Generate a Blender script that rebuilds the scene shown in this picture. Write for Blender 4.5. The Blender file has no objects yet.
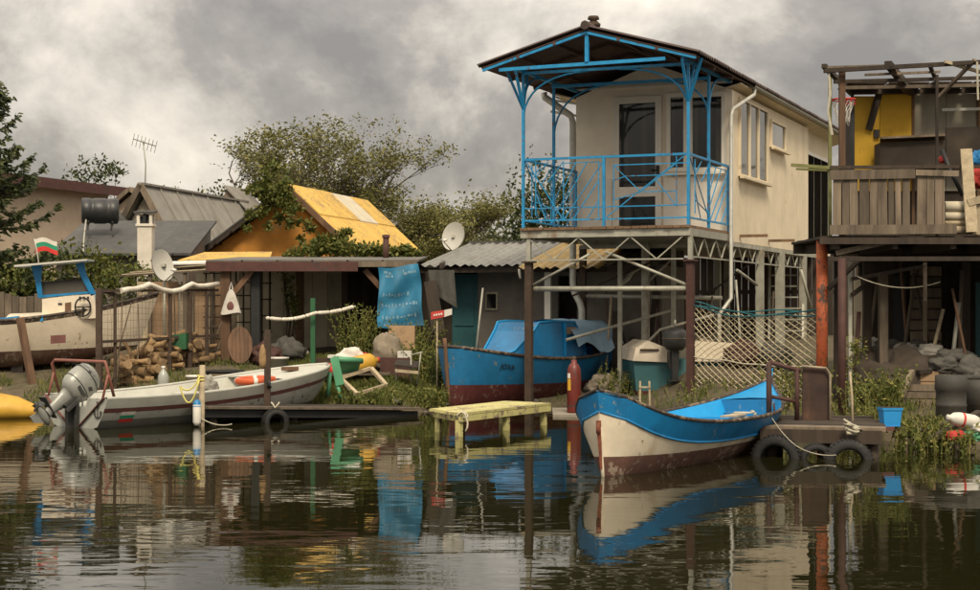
import bpy, math, random
from mathutils import Vector, Matrix, noise
random.seed(7)
R = math.radians
SC = bpy.context.scene
COL = SC.collection

# ------------------------------------------------------------------ camera
F, CX, HY, H = 1600.0, 490.0, 305.0, 1.75      # focal length and horizon of the photograph (980 px wide), eye height
cam = bpy.data.cameras.new('camera'); co = bpy.data.objects.new('camera', cam); COL.objects.link(co)
co.location = (0, 0, H); co.rotation_euler = (R(90), 0, 0)
cam.sensor_width = 36; cam.lens = F / 980 * 36; cam.shift_y = (HY - 295) / 980
cam.clip_start = .1; cam.clip_end = 3000
SC.camera = co

# ------------------------------------------------------------------ sky, sun, exposure
SUN_EL, SUN_AZ = 49, 174          # degrees; azimuth measured clockwise from +Y: the sun is behind the camera
w = bpy.data.worlds.new('World'); SC.world = w; w.use_nodes = True
nt = w.node_tree; nt.nodes.clear()
def N(t, **k):
    n = nt.nodes.new(t)
    for a, b in k.items(): setattr(n, a, b)
    return n
LK = lambda a, b: nt.links.new(a, b)
out = N('ShaderNodeOutputWorld'); bg = N('ShaderNodeBackground'); bg.inputs[1].default_value = .1
LK(bg.outputs[0], out.inputs[0])
sky = N('ShaderNodeTexSky', sky_type='NISHITA'); sky.sun_disc = False
sky.sun_elevation = R(SUN_EL); sky.sun_rotation = R(SUN_AZ); sky.dust_density = 3
tc = N('ShaderNodeTexCoord'); sep = N('ShaderNodeSeparateXYZ'); LK(tc.outputs['Generated'], sep.inputs[0])
# clouds: the view direction is projected on a flat cloud deck, softened near the horizon
def mth(op, a, b=None, c=None):
    n = N('ShaderNodeMath', operation=op)
    for i, x in enumerate((a, b, c)):
        if x is None: continue
        if isinstance(x, (int, float)): n.inputs[i].default_value = x
        else: LK(x, n.inputs[i])
    return n.outputs[0]
zz = mth('ADD', mth('MAXIMUM', sep.outputs[2], 0.0), .80)
cmb = N('ShaderNodeCombineXYZ')
LK(mth('DIVIDE', sep.outputs[0], zz), cmb.inputs[0]); LK(mth('DIVIDE', sep.outputs[1], zz), cmb.inputs[1])
def cloud_map(off):
    q = N('ShaderNodeMapping'); q.inputs['Location'].default_value = off; LK(cmb.outputs[0], q.inputs[0]); return q.outputs[0]
def nz(vec, scale, detail, rough, dist=0):
    n = N('ShaderNodeTexNoise'); n.inputs['Scale'].default_value = scale; n.inputs['Detail'].default_value = detail
    n.inputs['Roughness'].default_value = rough; n.inputs['Distortion'].default_value = dist
    LK(vec, n.inputs['Vector']); return n.outputs[0]
CO = (33.0, 5.0, 0)
m0 = cloud_map(CO); m1 = cloud_map((CO[0]+.045, CO[1]-.075, 0))
big = nz(m0, 2.0, 2, .45, .2); d0 = nz(m0, 5.2, 10, .6, .25); d1 = nz(m1, 5.2, 10, .6, .25)
relief = mth('SUBTRACT', d0, d1)                        # billows: thick cloud lit from one side
cl = mth('ADD', mth('MULTIPLY_ADD', mth('SUBTRACT', big, .5), .72, .5), mth('MULTIPLY', relief, 1.15))
cl = mth('ADD', cl, mth('MULTIPLY', mth('SUBTRACT', d0, .5), .36))
rp = N('ShaderNodeValToRGB'); LK(cl, rp.inputs[0]); e = rp.color_ramp.elements
e[0].position = .22; e[0].color = (1.2, 1.09, .98, 1)
e[1].position = .80; e[1].color = (4.5, 4.05, 3.4, 1)
for p, c in ((.38, (1.72, 1.55, 1.35)), (.50, (2.6, 2.34, 2.0)), (.62, (3.4, 3.06, 2.6))):
    q = rp.color_ramp.elements.new(p); q.color = (*c, 1)
# an overcast sky grows brighter towards the zenith
gr = N('ShaderNodeMixRGB', blend_type='MULTIPLY'); gr.inputs[0].default_value = 1
LK(rp.outputs[0], gr.inputs[1])
g2 = mth('MULTIPLY_ADD', mth('MAXIMUM', sep.outputs[2], 0.0), 2.35, .86)
LK(g2, gr.inputs[2])
mx = N('ShaderNodeMixRGB'); mx.inputs[0].default_value = .94
LK(sky.outputs[0], mx.inputs[1]); LK(gr.outputs[0], mx.inputs[2]); LK(mx.outputs[0], bg.inputs[0])

sl = bpy.data.lights.new('sun', 'SUN'); sl.energy = 1.5; sl.angle = R(14); sl.color = (1, .88, .68)
so = bpy.data.objects.new('sun', sl); COL.objects.link(so); so.location = (0, 0, 60)
sd = Vector((math.sin(R(SUN_AZ)) * math.cos(R(SUN_EL)), math.cos(R(SUN_AZ)) * math.cos(R(SUN_EL)), math.sin(R(SUN_EL))))
so.rotation_euler = sd.to_track_quat('Z', 'Y').to_euler()
SC.view_settings.view_transform = 'Standard'; SC.view_settings.look = 'None'
SC.view_settings.exposure = 1.1; SC.view_settings.gamma = 1
SC.cycles.max_bounces = 8; SC.cycles.use_denoising = True

# ------------------------------------------------------------------ helpers
def W(px, py, d):                     # point seen at a pixel of the photograph, d metres away
    return Vector(((px - CX) / F * d, d, H - (py - HY) / F * d))
def X(px, d): return (px - CX) / F * d
def Z(py, d): return H - (py - HY) / F * d

class MB:
    def __init__(s): s.v = []; s.f = []; s.sm = []
    def add(s, vs, fs, smooth=False):
        o = len(s.v); s.v += [tuple(p) for p in vs]
        for f in fs: s.f.append(tuple(i + o for i in f)); s.sm.append(smooth)
        return s
    def box(s, c, sz, M=None):
        c = Vector(c); a, b, h = (k / 2 for k in sz)
        vs = [Vector(p) for p in ((-a,-b,-h),(a,-b,-h),(a,b,-h),(-a,b,-h),(-a,-b,h),(a,-b,h),(a,b,h),(-a,b,h))]
        if M: vs = [M @ p for p in vs]
        return s.add([c + p for p in vs], [(3,2,1,0),(4,5,6,7),(0,1,5,4),(1,2,6,5),(2,3,7,6),(3,0,4,7)])
    def bb(s, x0, x1, y0, y1, z0, z1): return s.box(((x0+x1)/2,(y0+y1)/2,(z0+z1)/2), (x1-x0,y1-y0,z1-z0))
    def bar(s, a, b, wd, ht=None, up=(0,0,1), taper=1.0):
        a = Vector(a); b = Vector(b); ht = ht or wd; d = (b-a).normalized(); up = Vector(up)
        if abs(d.dot(up)) > .98: up = Vector((0,1,0))
        x = d.cross(up).normalized(); y = x.cross(d)
        vs = []
        for p, k in ((a,1),(b,taper)):
            for i, j in ((-1,-1),(1,-1),(1,1),(-1,1)): vs.append(p + x*(i*wd/2*k) + y*(j*ht/2*k))
        return s.add(vs, [(0,1,2,3),(7,6,5,4),(0,4,5,1),(1,5,6,2),(2,6,7,3),(3,7,4,0)])
    def tube(s, pts, r, n=8, caps=True, closed=False):
        pts = [Vector(p) for p in pts]; m = len(pts)
        rs = r if isinstance(r, (list, tuple)) else [r]*m
        ref = None; vs = []; fs = []
        for i, p in enumerate(pts):
            a = pts[i-1] if (i or closed) else p; b = pts[(i+1) % m] if (i < m-1 or closed) else p
            d = (b-a)
            if d.length < 1e-9: d = Vector((0,0,1))
            d.normalize()
            if ref is None:
                ref = Vector((0,0,1)) if abs(d.z) < .9 else Vector((1,0,0))
            x = d.cross(ref)
            if x.length < 1e-4: x = d.cross(Vector((.3,.8,.5)))
            x.normalize(); ref = x.cross(d).normalized()
            for k in range(n):
                t = 2*math.pi*k/n; vs.append(p + (x*math.cos(t) + ref*math.sin(t))*rs[i])
        for i in range(m if closed else m-1):
            j = (i+1) % m
            for k in range(n): fs.append((i*n+k, i*n+(k+1)%n, j*n+(k+1)%n, j*n+k))
        if caps and not closed:
            s.add(vs, fs, n > 5); o = len(s.v)-len(vs)
            s.f.append(tuple(o+k for k in range(n-1,-1,-1))); s.sm.append(False)
            s.f.append(tuple(o+(m-1)*n+k for k in range(n))); s.sm.append(False)
            return s
        return s.add(vs, fs, n > 5)
    def lathe(s, prof, c=(0,0,0), n=16, M=None, smooth=True):
        c = Vector(c); vs = []; fs = []
        for r, z in prof:
            for k in range(n):
                t = 2*math.pi*k/n; p = Vector((r*math.cos(t), r*math.sin(t), z))
                vs.append(c + (M @ p if M else p))
        for i in range(len(prof)-1):
            for k in range(n): fs.append((i*n+k, i*n+(k+1)%n, (i+1)*n+(k+1)%n, (i+1)*n+k))
        return s.add(vs, fs, smooth)
    def grid(s, fn, nu, nv, smooth=True):
        vs = [fn(i/nu, j/nv) for i in range(nu+1) for j in range(nv+1)]
        fs = [(i*(nv+1)+j, (i+1)*(nv+1)+j, (i+1)*(nv+1)+j+1, i*(nv+1)+j+1) for i in range(nu) for j in range(nv)]
        return s.add(vs, fs, smooth)
    def slab(s, poly, off):               # polygon (3D points) extruded by a vector
        off = Vector(off); n = len(poly); vs = [Vector(p) for p in poly] + [Vector(p)+off for p in poly]
        return s.add(vs, [tuple(range(n-1,-1,-1)), tuple(range(n,2*n))] + [(i,(i+1)%n,n+(i+1)%n,n+i) for i in range(n)])
    def mesh(s, name):
        me = bpy.data.meshes.new(name); me.from_pydata(s.v, [], s.f)
        me.polygons.foreach_set('use_smooth', s.sm); me.update(); return me
    def build(s, name, mat, parent=None):
        me = s.mesh(name)
        o = bpy.data.objects.new(name, me); COL.objects.link(o)
        me.materials.append(mat if not isinstance(mat, str) else MT[mat])
        if parent is not None: o.parent = parent
        return o

def thing(name, label, cat, loc=(0,0,0), rz=0, group=None):
    o = bpy.data.objects.new(name, None); COL.objects.link(o); o.empty_display_size = .2
    o.location = loc; o.rotation_euler = (0, 0, rz); return tag(o, label, cat, group)
def tag(o, label=None, cat=None, group=None, kind=None):
    for k, v in (('label',label),('category',cat),('group',group),('kind',kind)):
        if v: o[k] = v
    return o
def clone(o, parent=None):
    c = o.copy(); COL.objects.link(c)
    if parent is not None: c.parent = parent
    for ch in o.children: clone(ch, c)
    return c
def inv(t):                            # world point -> local point of a thing
    m = (Matrix.Translation(t.location) @ t.rotation_euler.to_matrix().to_4x4()).inverted()
    return lambda p: m @ Vector(p)

# ------------------------------------------------------------------ materials
MT = {}
def mat(name, col, rough=.8, var=.3, scale=4, stain=None, amt=.5, sscale=1.2, streak=1, bump=.25, bscale=None, metal=0, stretch=(1,1,1), piece=.12, trans=0, spec=.5, alpha=1, chips=None, camt=.3, cscale=14):
    m = bpy.data.materials.new(name); m.use_nodes = True; t = m.node_tree; n = t.nodes; l = t.links
    b = n['Principled BSDF']
    tcn = n.new('ShaderNodeTexCoord'); oi = n.new('ShaderNodeObjectInfo')
    ad = n.new('ShaderNodeVectorMath'); ad.operation = 'ADD'; sc_ = n.new('ShaderNodeMath'); sc_.operation = 'MULTIPLY'; sc_.inputs[1].default_value = 37
    l.new(oi.outputs['Random'], sc_.inputs[0]); l.new(tcn.outputs['Object'], ad.inputs[0]); l.new(sc_.outputs[0], ad.inputs[1])
    def noise_(s, st=(1,1,1), det=5, rgh=.6):
        mpn = n.new('ShaderNodeMapping'); mpn.inputs['Scale'].default_value = st; l.new(ad.outputs[0], mpn.inputs[0])
        q = n.new('ShaderNodeTexNoise'); q.inputs['Scale'].default_value = s; q.inputs['Detail'].default_value = det; q.inputs['Roughness'].default_value = rgh
        l.new(mpn.outputs[0], q.inputs['Vector']); return q.outputs[0]
    fine = noise_(scale, stretch)
    mr = n.new('ShaderNodeMapRange'); mr.inputs[1].default_value = .25; mr.inputs[2].default_value = .75
    mr.inputs[3].default_value = 1-var; mr.inputs[4].default_value = 1+var; l.new(fine, mr.inputs[0])
    pr = n.new('ShaderNodeMapRange'); pr.inputs[3].default_value = 1-piece; pr.inputs[4].default_value = 1+piece; l.new(oi.outputs['Random'], pr.inputs[0])
    ml = n.new('ShaderNodeMath'); ml.operation = 'MULTIPLY'; l.new(mr.outputs[0], ml.inputs[0]); l.new(pr.outputs[0], ml.inputs[1])
    base = n.new('ShaderNodeRGB'); base.outputs[0].default_value = (*col, 1); c = base.outputs[0]
    if stain:
        sn = noise_(sscale, (1,1,1/streak), 7, .65)
        r2 = n.new('ShaderNodeMapRange'); r2.inputs[1].default_value = .72 - .36*amt; r2.inputs[2].default_value = .72 - .36*amt + .16
        l.new(sn, r2.inputs[0])
        x = n.new('ShaderNodeMixRGB'); x.inputs[2].default_value = (*stain, 1); l.new(r2.outputs[0], x.inputs[0]); l.new(c, x.inputs[1]); c = x.outputs[0]
    if chips:
        cn = noise_(cscale, (1,1,.7), 8, .7); area = noise_(1.7, (1,1,1), 2, .5); am = n.new('ShaderNodeMath'); am.operation = 'MULTIPLY_ADD'; am.inputs[1].default_value = .45
        l.new(area, am.inputs[0]); l.new(cn, am.inputs[2])
        r3 = n.new('ShaderNodeMapRange'); r3.inputs[1].default_value = .93 - .25*camt; r3.inputs[2].default_value = .96 - .25*camt; l.new(am.outputs[0], r3.inputs[0])
        x = n.new('ShaderNodeMixRGB'); x.inputs[2].default_value = (*chips, 1); l.new(r3.outputs[0], x.inputs[0]); l.new(c, x.inputs[1]); c = x.outputs[0]
    x = n.new('ShaderNodeMixRGB'); x.blend_type = 'MULTIPLY'; x.inputs[0].default_value = 1
    l.new(c, x.inputs[1]); l.new(ml.outputs[0], x.inputs[2]); l.new(x.outputs[0], b.inputs['Base Color'])
    b.inputs['Roughness'].default_value = rough; b.inputs['Metallic'].default_value = metal; b.inputs['Specular IOR Level'].default_value = spec
    if trans: b.inputs['Transmission Weight'].default_value = trans
    if alpha < 1: b.inputs['Alpha'].default_value = alpha
    if bump:
        bp = n.new('ShaderNodeBump'); bp.inputs['Strength'].default_value = bump; bp.inputs['Distance'].default_value = .02
        l.new(noise_(bscale or scale*2.5, stretch), bp.inputs['Height']); l.new(bp.outputs[0], b.inputs['Normal'])
    MT[name] = m; return m
G = (1,1,.12)                                       # grain running up
rust = (.11,.045,.02); dirt = (.09,.07,.045)
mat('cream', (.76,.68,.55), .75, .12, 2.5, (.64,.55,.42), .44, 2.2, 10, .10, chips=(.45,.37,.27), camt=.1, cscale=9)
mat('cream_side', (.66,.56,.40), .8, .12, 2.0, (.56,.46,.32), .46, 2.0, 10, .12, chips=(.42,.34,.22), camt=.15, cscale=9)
mat('upvc', (.74,.69,.59), .4, .08, 3, (.45,.40,.31), .2, 1.5, 4, .03)
mat('blue_paint', (.012,.23,.47), .5, .22, 9, (.02,.12,.22), .28, 4, 1, .15, chips=(.10,.05,.03), camt=.4, cscale=22)
mat('dark_glass', (.012,.011,.010), .08, .2, 2, bump=.02)
mat('steel_pale', (.34,.33,.27), .55, .25, 6, (.16,.09,.05), .42, 2.5, 3, .12, metal=.2)
mat('pipe_metal', (.46,.45,.40), .4, .2, 7, (.24,.2,.15), .3, 3, 3, .1, metal=.15)
mat('olive_pipe', (.16,.16,.05), .6, .2, 7, (.09,.07,.03), .4, 3, 2, .15)
mat('roof_felt', (.115,.105,.09), .85, .2, 4, (.07,.06,.05), .45, 1.4, 1, .2, piece=.1)
mat('rust_post', (.052,.032,.02), .85, .35, 8, (.05,.035,.025), .5, 2.5, 2, .4)
mat('redoxide', (.058,.022,.016), .75, .3, 7, (.04,.02,.015), .45, 2.5, 2, .3)
mat('orange_post', (.36,.075,.02), .7, .3, 6, (.46,.22,.05), .4, 3, .6, .3, chips=(.08,.04,.025), camt=.6)
mat('roof_brown', (.055,.034,.028), .7, .3, 5, (.10,.07,.055), .35, 2, 1, .2)
mat('soffit', (.085,.045,.03), .8, .35, 5, (.035,.022,.017), .4, 1.6, 1, .2)
mat('deck_wood', (.17,.10,.055), .9, .35, 9, (.07,.045,.03), .45, 3, 1, .3)
mat('wood_grey', (.15,.115,.08), .9, .42, 10, (.055,.040,.028), .52, 2.4, 5, .5, stretch=G, piece=.5)
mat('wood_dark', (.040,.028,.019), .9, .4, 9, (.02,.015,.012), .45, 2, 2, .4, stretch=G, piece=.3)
mat('wood_pale', (.36,.29,.19), .85, .3, 10, (.17,.12,.07), .4, 2.5, 2, .35, piece=.2)
mat('wood_brown', (.12,.065,.035), .85, .35, 10, (.05,.03,.018), .45, 2.5, 2, .4, stretch=G, piece=.2)
mat('fascia', (.075,.028,.022), .8, .3, 6, (.04,.025,.02), .4, 2, 1, .25, chips=(.05,.035,.03), camt=.5)
mat('tin_grey', (.20,.195,.175), .55, .25, 5, (.11,.08,.055), .42, 1.6, 1, .12, metal=.35, piece=.14)
mat('tin_yellow', (.50,.34,.10), .6, .25, 5, (.24,.15,.06), .4, 1.6, 1, .15)
mat('roof_yellow', (.58,.36,.07), .8, .18, 3, (.33,.22,.08), .46, 1.6, 3, .15, piece=.12, chips=(.26,.18,.09), camt=.55)
mat('orange_wall', (.52,.22,.035), .85, .2, 3, (.30,.13,.03), .42, 1.2, 3, .15, chips=(.32,.2,.08), camt=.5)
mat('roof_grey', (.23,.215,.185), .7, .18, 3, (.16,.14,.11), .45, .9, 4, .15, piece=.1)
mat('roof_dark', (.062,.06,.058), .85, .25, 4, (.09,.08,.07), .4, 1.2, 1, .2)
mat('pink_wall', (.50,.40,.30), .85, .1, 3, (.42,.33,.24), .35, .6, 3, .1)
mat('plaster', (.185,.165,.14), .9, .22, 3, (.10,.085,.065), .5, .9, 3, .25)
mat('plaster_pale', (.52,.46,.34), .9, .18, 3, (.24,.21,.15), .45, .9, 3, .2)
mat('chimney', (.58,.53,.45), .85, .15, 4, (.36,.31,.24), .4, 1.2, 4, .15)
mat('black', (.012,.012,.012), .6, .3, 5, bump=.15)
mat('rubber', (.013,.0125,.012), .8, .3, 8, (.03,.027,.022), .45, 4, 1, .3)
mat('tank', (.02,.021,.022), .45, .3, 5, (.05,.047,.042), .4, 2, 1, .15)
mat('boat_blue', (.006,.16,.37), .42, .18, 4, (.008,.07,.17), .42, 2.6, 3, .16, chips=(.20,.24,.25), camt=.22)
mat('boat_blue_in', (.008,.25,.54), .45, .14, 5, (.012,.12,.30), .25, 3, 1, .1)
mat('boat_teal_blue', (.010,.13,.28), .5, .22, 4, (.008,.055,.11), .42, 1.4, 3, .15, chips=(.14,.16,.15), camt=.28)
mat('boat_white', (.62,.54,.41), .5, .14, 4, (.38,.27,.16), .44, 2.2, 6, .18, chips=(.24,.19,.13), camt=.30)
mat('antifoul', (.105,.05,.035), .8, .3, 6, (.17,.12,.085), .4, 2.2, 3, .3, chips=(.26,.20,.15), camt=.45)
mat('antifoul_red', (.085,.015,.013), .75, .25, 6, (.05,.012,.010), .4, 2, 2, .2, chips=(.15,.09,.07), camt=.5)
mat('gunwale', (.035,.024,.018), .6, .35, 9, (.10,.07,.05), .35, 4, 1, .25, chips=(.16,.12,.08), camt=.6)
mat('boat_grey', (.36,.36,.315), .45, .14, 4, (.16,.14,.105), .36, 1.5, 4, .1, chips=(.12,.11,.09), camt=.4)
mat('boat_grey_low', (.16,.16,.14), .5, .15, 4, (.12,.10,.07), .42, 1.5, 3, .1)
mat('boat_grey_in', (.44,.435,.38), .5, .12, 4, (.27,.25,.2), .36, 1.5, 1, .1)
mat('boat_cream', (.66,.57,.44), .5, .12, 4, (.48,.37,.25), .28, 1.2, 4, .12, chips=(.30,.22,.14), camt=.2)
mat('maroon', (.13,.05,.042), .6, .25, 6, (.07,.03,.02), .35, 3, 1, .15)
mat('motor_grey', (.25,.25,.225), .38, .12, 5, (.2,.19,.16), .3, 3, 2, .06, metal=.15, chips=(.12,.115,.10), camt=.25, cscale=20)
mat('motor_dark', (.035,.035,.033), .5, .3, 7, (.12,.115,.10), .35, 4, 1, .2)
mat('red_rail', (.24,.085,.06), .6, .25, 9, (.10,.05,.035), .35, 4, 1, .2)
mat('ring_orange', (.52,.085,.02), .6, .15, 6, (.40,.08,.03), .3, 4, 1, .1)
mat('white_plastic', (.62,.59,.52), .5, .1, 6, (.42,.37,.29), .3, 3, 1, .06)
mat('foam_white', (.60,.55,.46), .8, .15, 8, (.42,.36,.27), .35, 4, 1, .2)
mat('dish', (.52,.50,.44), .5, .1, 4, (.36,.32,.25), .3, 2, 3, .05)
mat('tarp_blue', (.30,.46,.60), .45, .16, 3, (.14,.30,.46), .45, 1.6, 1, .35, bscale=5)
mat('banner', (.022,.17,.30), .6, .25, 3, (.03,.10,.16), .5, 1.8, 1, .2)
mat('print', (.15,.27,.35), .8, .3, 12, (.05,.2,.32), .4, 12, bump=0)
mat('yellow_paint', (.46,.42,.17), .7, .16, 7, (.26,.21,.09), .36, 3, 2, .25, piece=.12, chips=(.20,.15,.10), camt=.6)
mat('yellow_wall', (.56,.33,.025), .75, .14, 3, (.40,.22,.03), .36, 1.2, 4, .12, piece=.08, chips=(.22,.14,.05), camt=.2)
mat('grey_panel', (.25,.225,.175), .95, .16, 3, (.15,.135,.105), .42, 1.1, 4, .2, piece=.1)
mat('brown_panel', (.046,.034,.024), .9, .3, 4, (.045,.034,.025), .45, 1.5, 3, .25)
mat('gas_red', (.15,.022,.015), .45, .2, 6, (.09,.02,.015), .35, 3, 2, .12, chips=(.07,.045,.035), camt=.6, cscale=25)
mat('label_yellow', (.62,.36,.03), .6, .12, 6)
mat('green_paint', (.014,.085,.03), .6, .2, 7, (.02,.09,.03), .35, 3, 2, .15)
mat('green_plastic', (.09,.30,.16), .5, .12, 6, (.07,.28,.15), .3, 3, 1, .06)
mat('teal', (.022,.095,.105), .6, .2, 5, (.02,.08,.09), .4, 2, 2, .12)
mat('bucket_blue', (.02,.24,.56), .45, .12, 5, (.02,.14,.3), .3, 4, 1, .06)
mat('net_rope', (.50,.43,.28), .9, .25, 12)
mat('teal_rope', (.02,.12,.14), .9, .25, 12)
mat('rope_yellow', (.55,.48,.14), .9, .2, 12)
mat('rope_pale', (.42,.38,.29), .9, .2, 12)
mat('wire', (.10,.07,.045), .8, .3, 9)
mat('log', (.24,.15,.07), .9, .3, 9, (.14,.085,.04), .42, 4, 1, .5, piece=.3)
mat('log_end', (.25,.165,.085), .9, .25, 14)
mat('sack', (.20,.165,.12), .95, .3, 7, (.11,.09,.065), .4, 3, 1, .4)
mat('cardboard', (.32,.21,.12), .9, .15, 6, (.2,.13,.08), .35, 2, 1, .15)
mat('red_cloth', (.48,.045,.035), .8, .2, 6, (.28,.03,.03), .3, 3, 1, .3)
mat('white_cloth', (.58,.54,.48), .9, .15, 6, (.40,.36,.3), .35, 3, 1, .35)
mat('grey_cloth', (.075,.07,.06), .95, .35, 6, (.18,.165,.14), .35, 4, 1, .5)
mat('yellow_plastic', (.50,.28,.03), .55, .15, 6, (.30,.17,.03), .45, 3, 1, .06)
mat('flag_white', (.62,.58,.5), .9, .08, 6); mat('flag_green', (.02,.24,.13), .9, .1, 6); mat('flag_red', (.5,.03,.025), .9, .1, 6)
mat('concrete', (.24,.21,.165), .95, .22, 5, (.13,.11,.08), .5, 1.5, 1, .4)
mat('stone', (.10,.088,.07), .95, .3, 5, (.08,.07,.05), .45, 3, 1, .6, piece=.3)
mat('barrel', (.04,.036,.03), .7, .3, 5, (.06,.045,.03), .5, 2, 3, .25)
mat('bottle', (.42,.43,.38), .25, .1, 6, trans=.35, bump=.05)
mat('bark', (.075,.058,.042), .95, .35, 8, (.04,.032,.025), .45, 4, 3, .5, stretch=(1,1,.3))
def leafmat(name, a, b, c):
    m = bpy.data.materials.new(name); m.use_nodes = True; t = m.node_tree; n = t.nodes; l = t.links
    bs = n['Principled BSDF']; geo = n.new('ShaderNodeNewGeometry'); r_ = n.new('ShaderNodeValToRGB')
    l.new(geo.outputs['Random Per Island'], r_.inputs[0]); e = r_.color_ramp.elements
    e[0].color = (*a,1); e[1].color = (*c,1); q = e.new(.55); q.color = (*b,1)
    l.new(r_.outputs[0], bs.inputs['Base Color']); bs.inputs['Roughness'].default_value = .65; bs.inputs['Specular IOR Level'].default_value = .3
    tr = n.new('ShaderNodeBsdfTranslucent'); l.new(r_.outputs[0], tr.inputs[0]); ms = n.new('ShaderNodeMixShader'); ms.inputs[0].default_value = .25
    l.new(bs.outputs[0], ms.inputs[1]); l.new(tr.outputs[0], ms.inputs[2]); l.new(ms.outputs[0], n['Material Output'].inputs[0])
    MT[name] = m
leafmat('leaf_olive', (.075,.08,.022), (.15,.148,.042), (.25,.22,.075))
mat('shade_white', (.30,.28,.24), .9, .25, 6, (.15,.13,.1), .45, 4, 1, .35)  # white darkened in its colour for the deep shade under the house
mat('iron_rust', (.20,.06,.03), .8, .35, 9, (.09,.04,.025), .45, 6, 1, .4)
leafmat('leaf_mid', (.035,.05,.012), (.075,.085,.020), (.13,.13,.04))
leafmat('leaf_ivy', (.045,.065,.012), (.10,.115,.022), (.17,.16,.04))
leafmat('leaf_spruce', (.024,.038,.012), (.052,.068,.02), (.10,.105,.035))
leafmat('leaf_dark', (.022,.034,.010), (.048,.064,.018), (.085,.095,.03))
leafmat('leaf_far', (.07,.08,.035), (.11,.115,.05), (.15,.145,.07))
leafmat('grass_blade', (.055,.08,.016), (.125,.145,.034), (.25,.22,.07))
leafmat('weed', (.06,.085,.016), (.14,.155,.034), (.28,.24,.07))

# ------------------------------------------------------------------ water and ground
def ys(x):                             # distance of the shore line
    k = ((-60,25.2),(-9,25.2),(-4.3,25.4),(-3.5,26.3),(-2.4,26.4),(-1.7,25.7),(-.95,26.35),(.4,27.4),(2.3,27.2),(3.15,23.2),(3.5,20.9),(5.2,20.5),(5.8,19.5),(9,18.6),(60,17.5))
    for (a, b), (c, d_) in zip(k, k[1:]):
        if a <= x <= c: return b + (d_-b)*(x-a)/(c-a)
    return 25
def gz(x, y):                          # ground height
    t = y - ys(x) + .25*noise.noise((x*.9, y*.3, 0)) + .10*noise.noise((x*3.1, y*1.3, 5))
    k_ = min(1, max(0, (-.55-x)/.9)); hi = lambda a, b: a+(b-a)*k_
    prof = ((-40,-1.6),(-3,-.9),(-.4,-.14),(0,0),(.22,.15),(.9,hi(.2,.26)),(2.6,hi(.36,.62)),(5.5,hi(.70,.86)),(15,1.05),(60,1.25),(400,1.4))
    z = prof[-1][1]
    for (a, b), (c, d_) in zip(prof, prof[1:]):
        if t <= a: z = b; break
        if t <= c: z = b + (d_-b)*(t-a)/(c-a); break
    if z > .05: z += .035*noise.noise((x*2.3, y*2.3, 2)) + .015*noise.noise((x*7, y*7, 3))
    return z
def nonlin(vals): return vals
xs = [-300,-150,-80,-45,-30,-22] + [-18+.14*i for i in range(int(32/.14))] + [14.5,18,25,40,80,160,300]
yv = [16+.14*i for i in range(int(20/.14))] + [36.3+.5*i for i in range(30)] + [52,58,70,100,160,300]
g = MB(); ny = len(yv)
g.add([(x, y, gz(x, y)) for x in xs for y in yv], [(i*ny+j,(i+1)*ny+j,(i+1)*ny+j+1,i*ny+j+1) for i in range(len(xs)-1) for j in range(ny-1)], True)
m = mat('ground', (.085,.065,.038), .95, .4, 5, (.05,.052,.018), .62, .7, 1, .8, bscale=14)
tag(g.build('ground', m), kind='structure')

wm = bpy.data.materials.new('water'); wm.use_nodes = True; t = wm.node_tree; n = t.nodes; l = t.links
b = n['Principled BSDF']; b.inputs['Base Color'].default_value = (.012,.0115,.004,1); b.inputs['Roughness'].default_value = .012; b.inputs['IOR'].default_value = 1.36
tcn = n.new('ShaderNodeTexCoord')
def wn(s, st, det, dist=0):
    q = n.new('ShaderNodeMapping'); q.inputs['Scale'].default_value = st; q.inputs['Rotation'].default_value = (0,0,R(6)); l.new(tcn.outputs['Object'], q.inputs[0])
    k = n.new('ShaderNodeTexNoise'); k.inputs['Scale'].default_value = s; k.inputs['Detail'].default_value = det; k.inputs['Distortion'].default_value = dist; k.inputs['Roughness'].default_value = .5
    l.new(q.outputs[0], k.inputs['Vector']); return k.outputs[0]
a1 = wn(1.35, (.45,1.3,1), 2, .5); a2 = wn(5.0, (.5,1.2,1), 2, .4); a3 = wn(.25, (1,1,1), 2)
def mm(op, p, q):
    k = n.new('ShaderNodeMath'); k.operation = op
    for i, x in enumerate((p, q)):
        if isinstance(x, (int, float)): k.inputs[i].default_value = x
        else: l.new(x, k.inputs[i])
    return k.outputs[0]
mrr = n.new('ShaderNodeMapRange'); mrr.inputs[1].default_value = .38; mrr.inputs[2].default_value = .62; mrr.inputs[3].default_value = .35; mrr.inputs[4].default_value = 1.25; l.new(a3, mrr.inputs[0])
hh = mm('MULTIPLY', mm('ADD', mm('MULTIPLY', a1, .8), mm('MULTIPLY', a2, .16)), mrr.outputs[0])
bp = n.new('ShaderNodeBump'); bp.inputs['Strength'].default_value = .24; bp.inputs['Distance'].default_value = .034
l.new(hh, bp.inputs['Height']); l.new(bp.outputs[0], b.inputs['Normal'])
MT['water'] = wm
tag(MB().add([(-300,-60,0),(300,-60,0),(300,40,0),(-300,40,0)], [(0,1,2,3)]).build('water', wm), kind='structure')
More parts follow.
